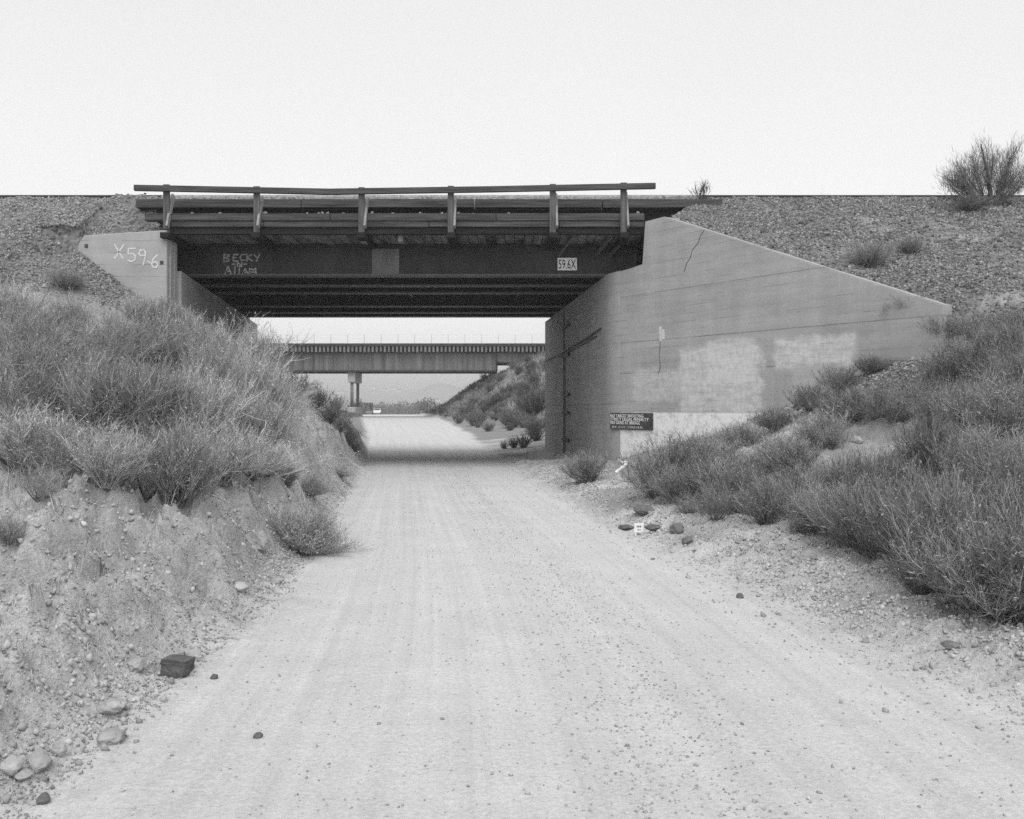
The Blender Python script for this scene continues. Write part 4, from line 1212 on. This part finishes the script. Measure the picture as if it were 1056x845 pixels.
def pebbles():
    r = np.random.default_rng(14); n = 52000
    y = 2.6 + 26 * r.random(n) ** 1.7
    xl = np.interp(y, YL, XL); xr_ = np.interp(y, YR, XR)
    side = r.random(n)
    x = np.where(side < .42, xl - .02 - np.abs(r.normal(0, .45, n)) + .2 * r.random(n), np.where(side < .70, xr_ + .45 + r.normal(0, .42, n), np.where(side < .85, xl + (xr_ - xl) * r.random(n), (xl + xr_) / 2 + .4 + r.normal(0, .28, n))))
    inroad = side >= .70
    s = np.where(inroad, r.uniform(.003, .008, n) * (1 + .8 * (r.random(n) < .05)), r.uniform(.003, .011, n) * (1 + 1.6 * (r.random(n) < .035)))
    keep = ~inroad | (r.random(n) < .55)
    x, y, s = x[keep], y[keep], s[keep]
    z = terrain(x, y)[0]
    return stones('road_pebbles', x, y, z, s, M_PEBBLE, 15, .7, .2)
tag(pebbles(), 'pebbles and grit strewn along the road and its edges', 'pebbles', kind='stuff')

def clods():
    r = np.random.default_rng(24); n = 62000
    y = 2.8 + 18 * r.random(n) ** 1.5
    left = r.random(n) < .60
    x = np.where(left, np.interp(y, YL, XL) - 4.2 * r.random(n) ** 1.3, np.interp(y, YR, XR) + .05 + 1.3 * r.random(n) ** 1.3)
    d = vnoise(x * 2.2, y * 2.2, 33)
    ok = r.random(n) < sstep(.35, .75, d) + .12
    x, y = x[ok], y[ok]
    z = terrain(x, y)[0]
    s = .006 + .020 * r.random(len(x)) ** 3 + .02 * (r.random(len(x)) < .004)
    return stones('soil_clods', x, y, z, s, M_CLODS, 25, .75, .45)
M_CLODS = stems_material('soil_crumb', .32, .56, .0)
tag(clods(), 'crumbled soil and small clods on the cut banks', 'soil crumbs', kind='stuff')

def rock(name, label, px, py, wpx, hpx, m, group=None, seed=0, boxy=0.0, cat='rock', depth=1.0):
    p = ground_at(px, py); s = p.y / F
    r = random.Random(seed + int(px * 7 + py))
    bm = bmesh.new()
    if boxy:
        bmesh.ops.create_cube(bm, size=1.75); bmesh.ops.subdivide_edges(bm, edges=bm.edges[:], cuts=7, use_grid_fill=True)
    else: bmesh.ops.create_icosphere(bm, subdivisions=3, radius=1)
    from mathutils import noise as mn
    off = Vector((r.random() * 50, r.random() * 50, r.random() * 50))
    for v in bm.verts:
        c = v.co.copy()
        if boxy: c = c.lerp(c.normalized() * 1.1, .14); c.x *= 1 + .10 * c.z; c.z += .08 * c.x
        k = 1 + (.26 if boxy < .5 else .05) * mn.noise(c * 1.6 + off) + (.12 if boxy < .5 else .035) * mn.noise(c * 4 + off) + .07 * mn.noise(c * 9 + off)
        # cleaved planes
        c = c * k
        for pl in range(4):
            nrm = Vector((math.sin(pl * 2.3 + off.x), math.cos(pl * 1.7 + off.y), math.sin(pl + off.z) * .7)).normalized()
            dd = c.dot(nrm)
            if boxy < .5 and dd > (.82 if boxy < .5 else 1.15): c -= nrm * (dd - (.82 if boxy < .5 else 1.15)) * .8
        v.co = Vector((c.x * wpx * s / 2, c.y * wpx * s / 2 * depth, c.z * hpx * s * .62))
    o = bm_obj(name, bm, m); o.location = (p.x, p.y, p.z + hpx * s * .30); o.rotation_euler = (r.uniform(-.15, .15), r.uniform(-.15, .15), r.uniform(-.5, .5) if not boxy else -.18)
    return tag(o, label, cat, group)

rock('rock', 'dark square-cut rock at the left road edge', 183, 699, 30, 21, M_ROCK_D, boxy=.9, depth=.8)
rock('rock', 'rounded pale rock touching the dark square-cut rock', 200, 681, 14, 12, M_ROCK)
rock('rock', 'flat oval rock nearest the road below the dark square rock', 116, 738, 28, 12, M_ROCK)
rock('rock', 'long flat rock lower of the two oval rocks at the bank foot', 114, 766, 30, 13, M_ROCK)
rock('rock', 'rough rock in the pile at the bottom left corner, leftmost', 12, 798, 22, 16, M_ROCK)
rock('rock', 'larger rough rock right of centre in the bottom left pile', 40, 797, 24, 18, M_ROCK)
rock('rock', 'flat slab rock lying in front of the bottom left pile', 24, 806, 18, 8, M_ROCK)
rock('rock', 'small round rock above the bottom left pile', 61, 781, 15, 13, M_ROCK)
rock('rock', 'lone dark stone at the very bottom left of the road edge', 45, 829, 14, 10, M_ROCK_D)
rock('rock', 'pale rock among rubble left of the dark square rock', 140, 694, 18, 11, M_ROCK)
rock('rock', 'small dark stone just right of the dark square rock', 221, 700, 8, 5, M_ROCK_D)
rock('rock', 'lone small stone on the bare road at lower left', 266, 762, 10, 6, M_ROCK_D)
rock('rock', 'flat stone at the foot of the eroded left bank', 248, 610, 18, 9, M_ROCK)
rock('rock', 'broken block wedged in the eroded left bank below a shrub', 268, 565, 20, 16, M_ROCK, boxy=.3)
rock('rock', 'flat stone by the road edge beside the drooping shrub', 284, 602, 16, 6, M_ROCK)
rock('boulder', 'pale boulder showing among the shrubs on the left bank', 168, 420, 26, 20, M_ROCK)
rock('boulder', 'pale stone lump in the shrubs near the left picture edge', 24, 442, 14, 12, M_ROCK)
rock('rock', 'pale stone under the leaning shrub on the left bank', 103, 494, 14, 10, M_ROCK)
rock('clod', 'dark lumpy clod on the berm above the small white marker', 664, 529, 24, 9, M_CLOD, cat='clod')
rock('clod', 'dark flat clod just left of the small white marker', 646, 545, 17, 4, M_ROCK_D, cat='clod')
rock('clod', 'dark flat clod just right of the small white marker', 673, 546, 17, 5, M_ROCK_D, cat='clod')
rock('clod', 'rounded brown clod on the berm right of the white marker', 698, 549, 16, 10, M_CLOD, cat='clod')
rock('clod', 'small clod lowest of the group right of the marker', 709, 561, 12, 7, M_CLOD, cat='clod')
rock('rock', 'small pale stone on the slope under the right shrubs', 884, 457, 12, 8, M_ROCK)
rock('rock', 'dark stone on the berm below the right shrub clump', 763, 617, 8, 5, M_ROCK_D)
rock('rock', 'flat dark stone near the right picture edge by the road', 980, 668, 18, 6, M_CLOD)

# scale marker, white strip, timber block
p = ground_at(659, 553); s = p.y / F
mk = empty('marker_board', p, .0); tag(mk, 'small white marker board on two legs at the right road edge', 'marker')
bm = bmesh.new(); box(bm, -4.8 * s, 4.8 * s, 0, .008, 3.6 * s, 13 * s, .002); bm_obj('panel', bm, M_WHITE, mk)
for sx in (-1, 1):
    bm = bmesh.new(); box(bm, sx * 3.4 * s - .008, sx * 3.4 * s + .008, .009, .022, -.05, 12 * s); bm_obj('leg', bm, M_WHITE, mk)
bm = bmesh.new()
for i, (x0, x1) in enumerate(((-2.6, -1.4), (-1.0, .2), (.6, 2.2))):
    box(bm, x0 * s, x1 * s, -.004, -.001, 9.0 * s, 10.6 * s)
for x0, x1 in ((-1.6, -.2), (.4, 1.6)): box(bm, x0 * s, x1 * s, -.004, -.001, 6.0 * s, 7.0 * s)
bm_obj('faded_marks', bm, M_PLATE, mk)

cpts = [(638, 473.5), (641, 477), (645.5, 476.5), (646, 479), (641, 483), (635.5, 487), (637.5, 491)]
q = ground_at(637, 497); yy = q.y - .25
c0 = at(637.5, 492, yy)
bm = bmesh.new(); tube(bm, [at(a, b, yy + .05 * math.sin(i)) - c0 for i, (a, b) in enumerate(cpts)], [.012, .02, .03, .032, .03, .028, .016], 6)
o = bm_obj('plastic_strip', bm, M_WHITE); o.location = c0
tag(o, 'crooked white strip caught in the shrub at the wing wall foot', 'strip')
p = ground_at(557, 474)
bm = bmesh.new(); box(bm, -.42, .42, -.15, .15, -.05, .24, .02, .01)
o = bm_obj('timber_block', bm, M_PLATE); o.location = p; o.rotation_euler = (0, .06, .25)
tag(o, 'short dark timber block lying at the far foot of the right abutment', 'timber')

# ------------------------------------------------------------------ far valley: trees and houses
def far_tree(x, y, h, w, label, group, seed):
    r = np.random.default_rng(seed); z = H(x, y)
    o = empty('far_tree', (x, y, z)); tag(o, label, 'tree', group)
    bm = bmesh.new(); tube(bm, [(0, 0, -.3), (0, 0, h * .55)], [h * .03, h * .015], 5); bm_obj('trunk', bm, M_WOOD, o)
    n = 260
    c = r.normal(size=(n, 3)); c /= np.linalg.norm(c, axis=1, keepdims=True); c *= r.random((n, 1)) ** .4
    c = c * np.array([w / 2, w / 2, h * .42]) * (1 + .3 * np.sin(c[:, :1] * 5)) + np.array([0, 0, h * .56])
    d = r.normal(size=(n, 3)) * .35 + np.array([0, 0, .3]); P = np.stack([c - d * h * .05, c, c + d * h * .08], 1)
    global rng
    rng = np.random.default_rng(seed)
    V, q, t = ribbons(P, np.full(n, h * .11), np.clip(r.normal(.4, .25, n), 0, 1), 'crown')
    link_mesh('crown', raw_mesh('crown', V, q, 4, t), M_FARVEG, o)
r = random.Random(8)
for i in range(34):
    px = 366 + i * 2.6 + r.uniform(-1.5, 1.5); y = r.uniform(300, 430)
    far_tree((px - 528) / F * y, y, r.uniform(4.5, 7.5), r.uniform(5, 9), 'hazy dark tree in the belt beyond the end of the road', 'trees in the far belt', 400 + i)
for i, (px, y, h) in enumerate(((392, 235, 2.0), (370, 150, 2.2), (374, 170, 2.4), (366, 140, 2.2), (384, 240, 2.0), (436, 180, 2.6), (440, 160, 3.0), (432, 210, 2.6))):
    far_tree((px - 528) / F * y, y, h, h * 1.6, 'low bush at the far end of the sandy road', 'bushes at the far end of the road', 500 + i)
M_HOUSE = mat('house_wall', .45, .8)[0]; M_ROOFH = mat('house_roof', .3, .8)[0]
for i, (px, y, w, d, h) in enumerate(((352, 900, 10, 6, 3), (398, 980, 8, 6, 2.8), (406, 1010, 9, 6, 3), (412, 960, 6, 5, 2.6), (441, 700, 6, 5, 2.6), (446, 690, 4, 4, 2.2), (452, 705, 6, 5, 2.4), (386, 1040, 8, 6, 3))):
    x = (px - 528) / F * y; z = H(x, y)
    o = empty('house', (x, y, z)); tag(o, 'tiny pale house on the hazy slope across the valley, ' + ORD[sorted((352, 398, 406, 412, 441, 446, 452, 386)).index(px)] + ' from the left', 'house', 'houses across the valley')
    bm = bmesh.new(); box(bm, -w / 2, w / 2, -d / 2, d / 2, -2, h); bm_obj('wall', bm, M_HOUSE, o)
    bm = bmesh.new(); panel(bm, [(-w / 2 - .3, h + .01), (0, h + .9), (w / 2 + .3, h + .01)], -d / 2 - .3, d / 2 + .3); bm_obj('roof', bm, M_ROOFH, o)

# ------------------------------------------------------------------ haze
HAZE = True
if HAZE:
    bm = bmesh.new(); box(bm, -3600, 3600, -30, 3400, -12, 260)
    o = bm_obj('haze', bm, None); o['kind'] = 'stuff'
    m = bpy.data.materials.new('haze_air'); m.use_nodes = True; nt = m.node_tree
    for n in list(nt.nodes): nt.nodes.remove(n)
    pv = nt.nodes.new('ShaderNodeVolumePrincipled'); pv.inputs['Density'].default_value = .00065; pv.inputs['Color'].default_value = (.97, .97, .97, 1)
    out = nt.nodes.new('ShaderNodeOutputMaterial'); nt.links.new(pv.outputs[0], out.inputs['Volume'])
    o.data.materials.append(m)
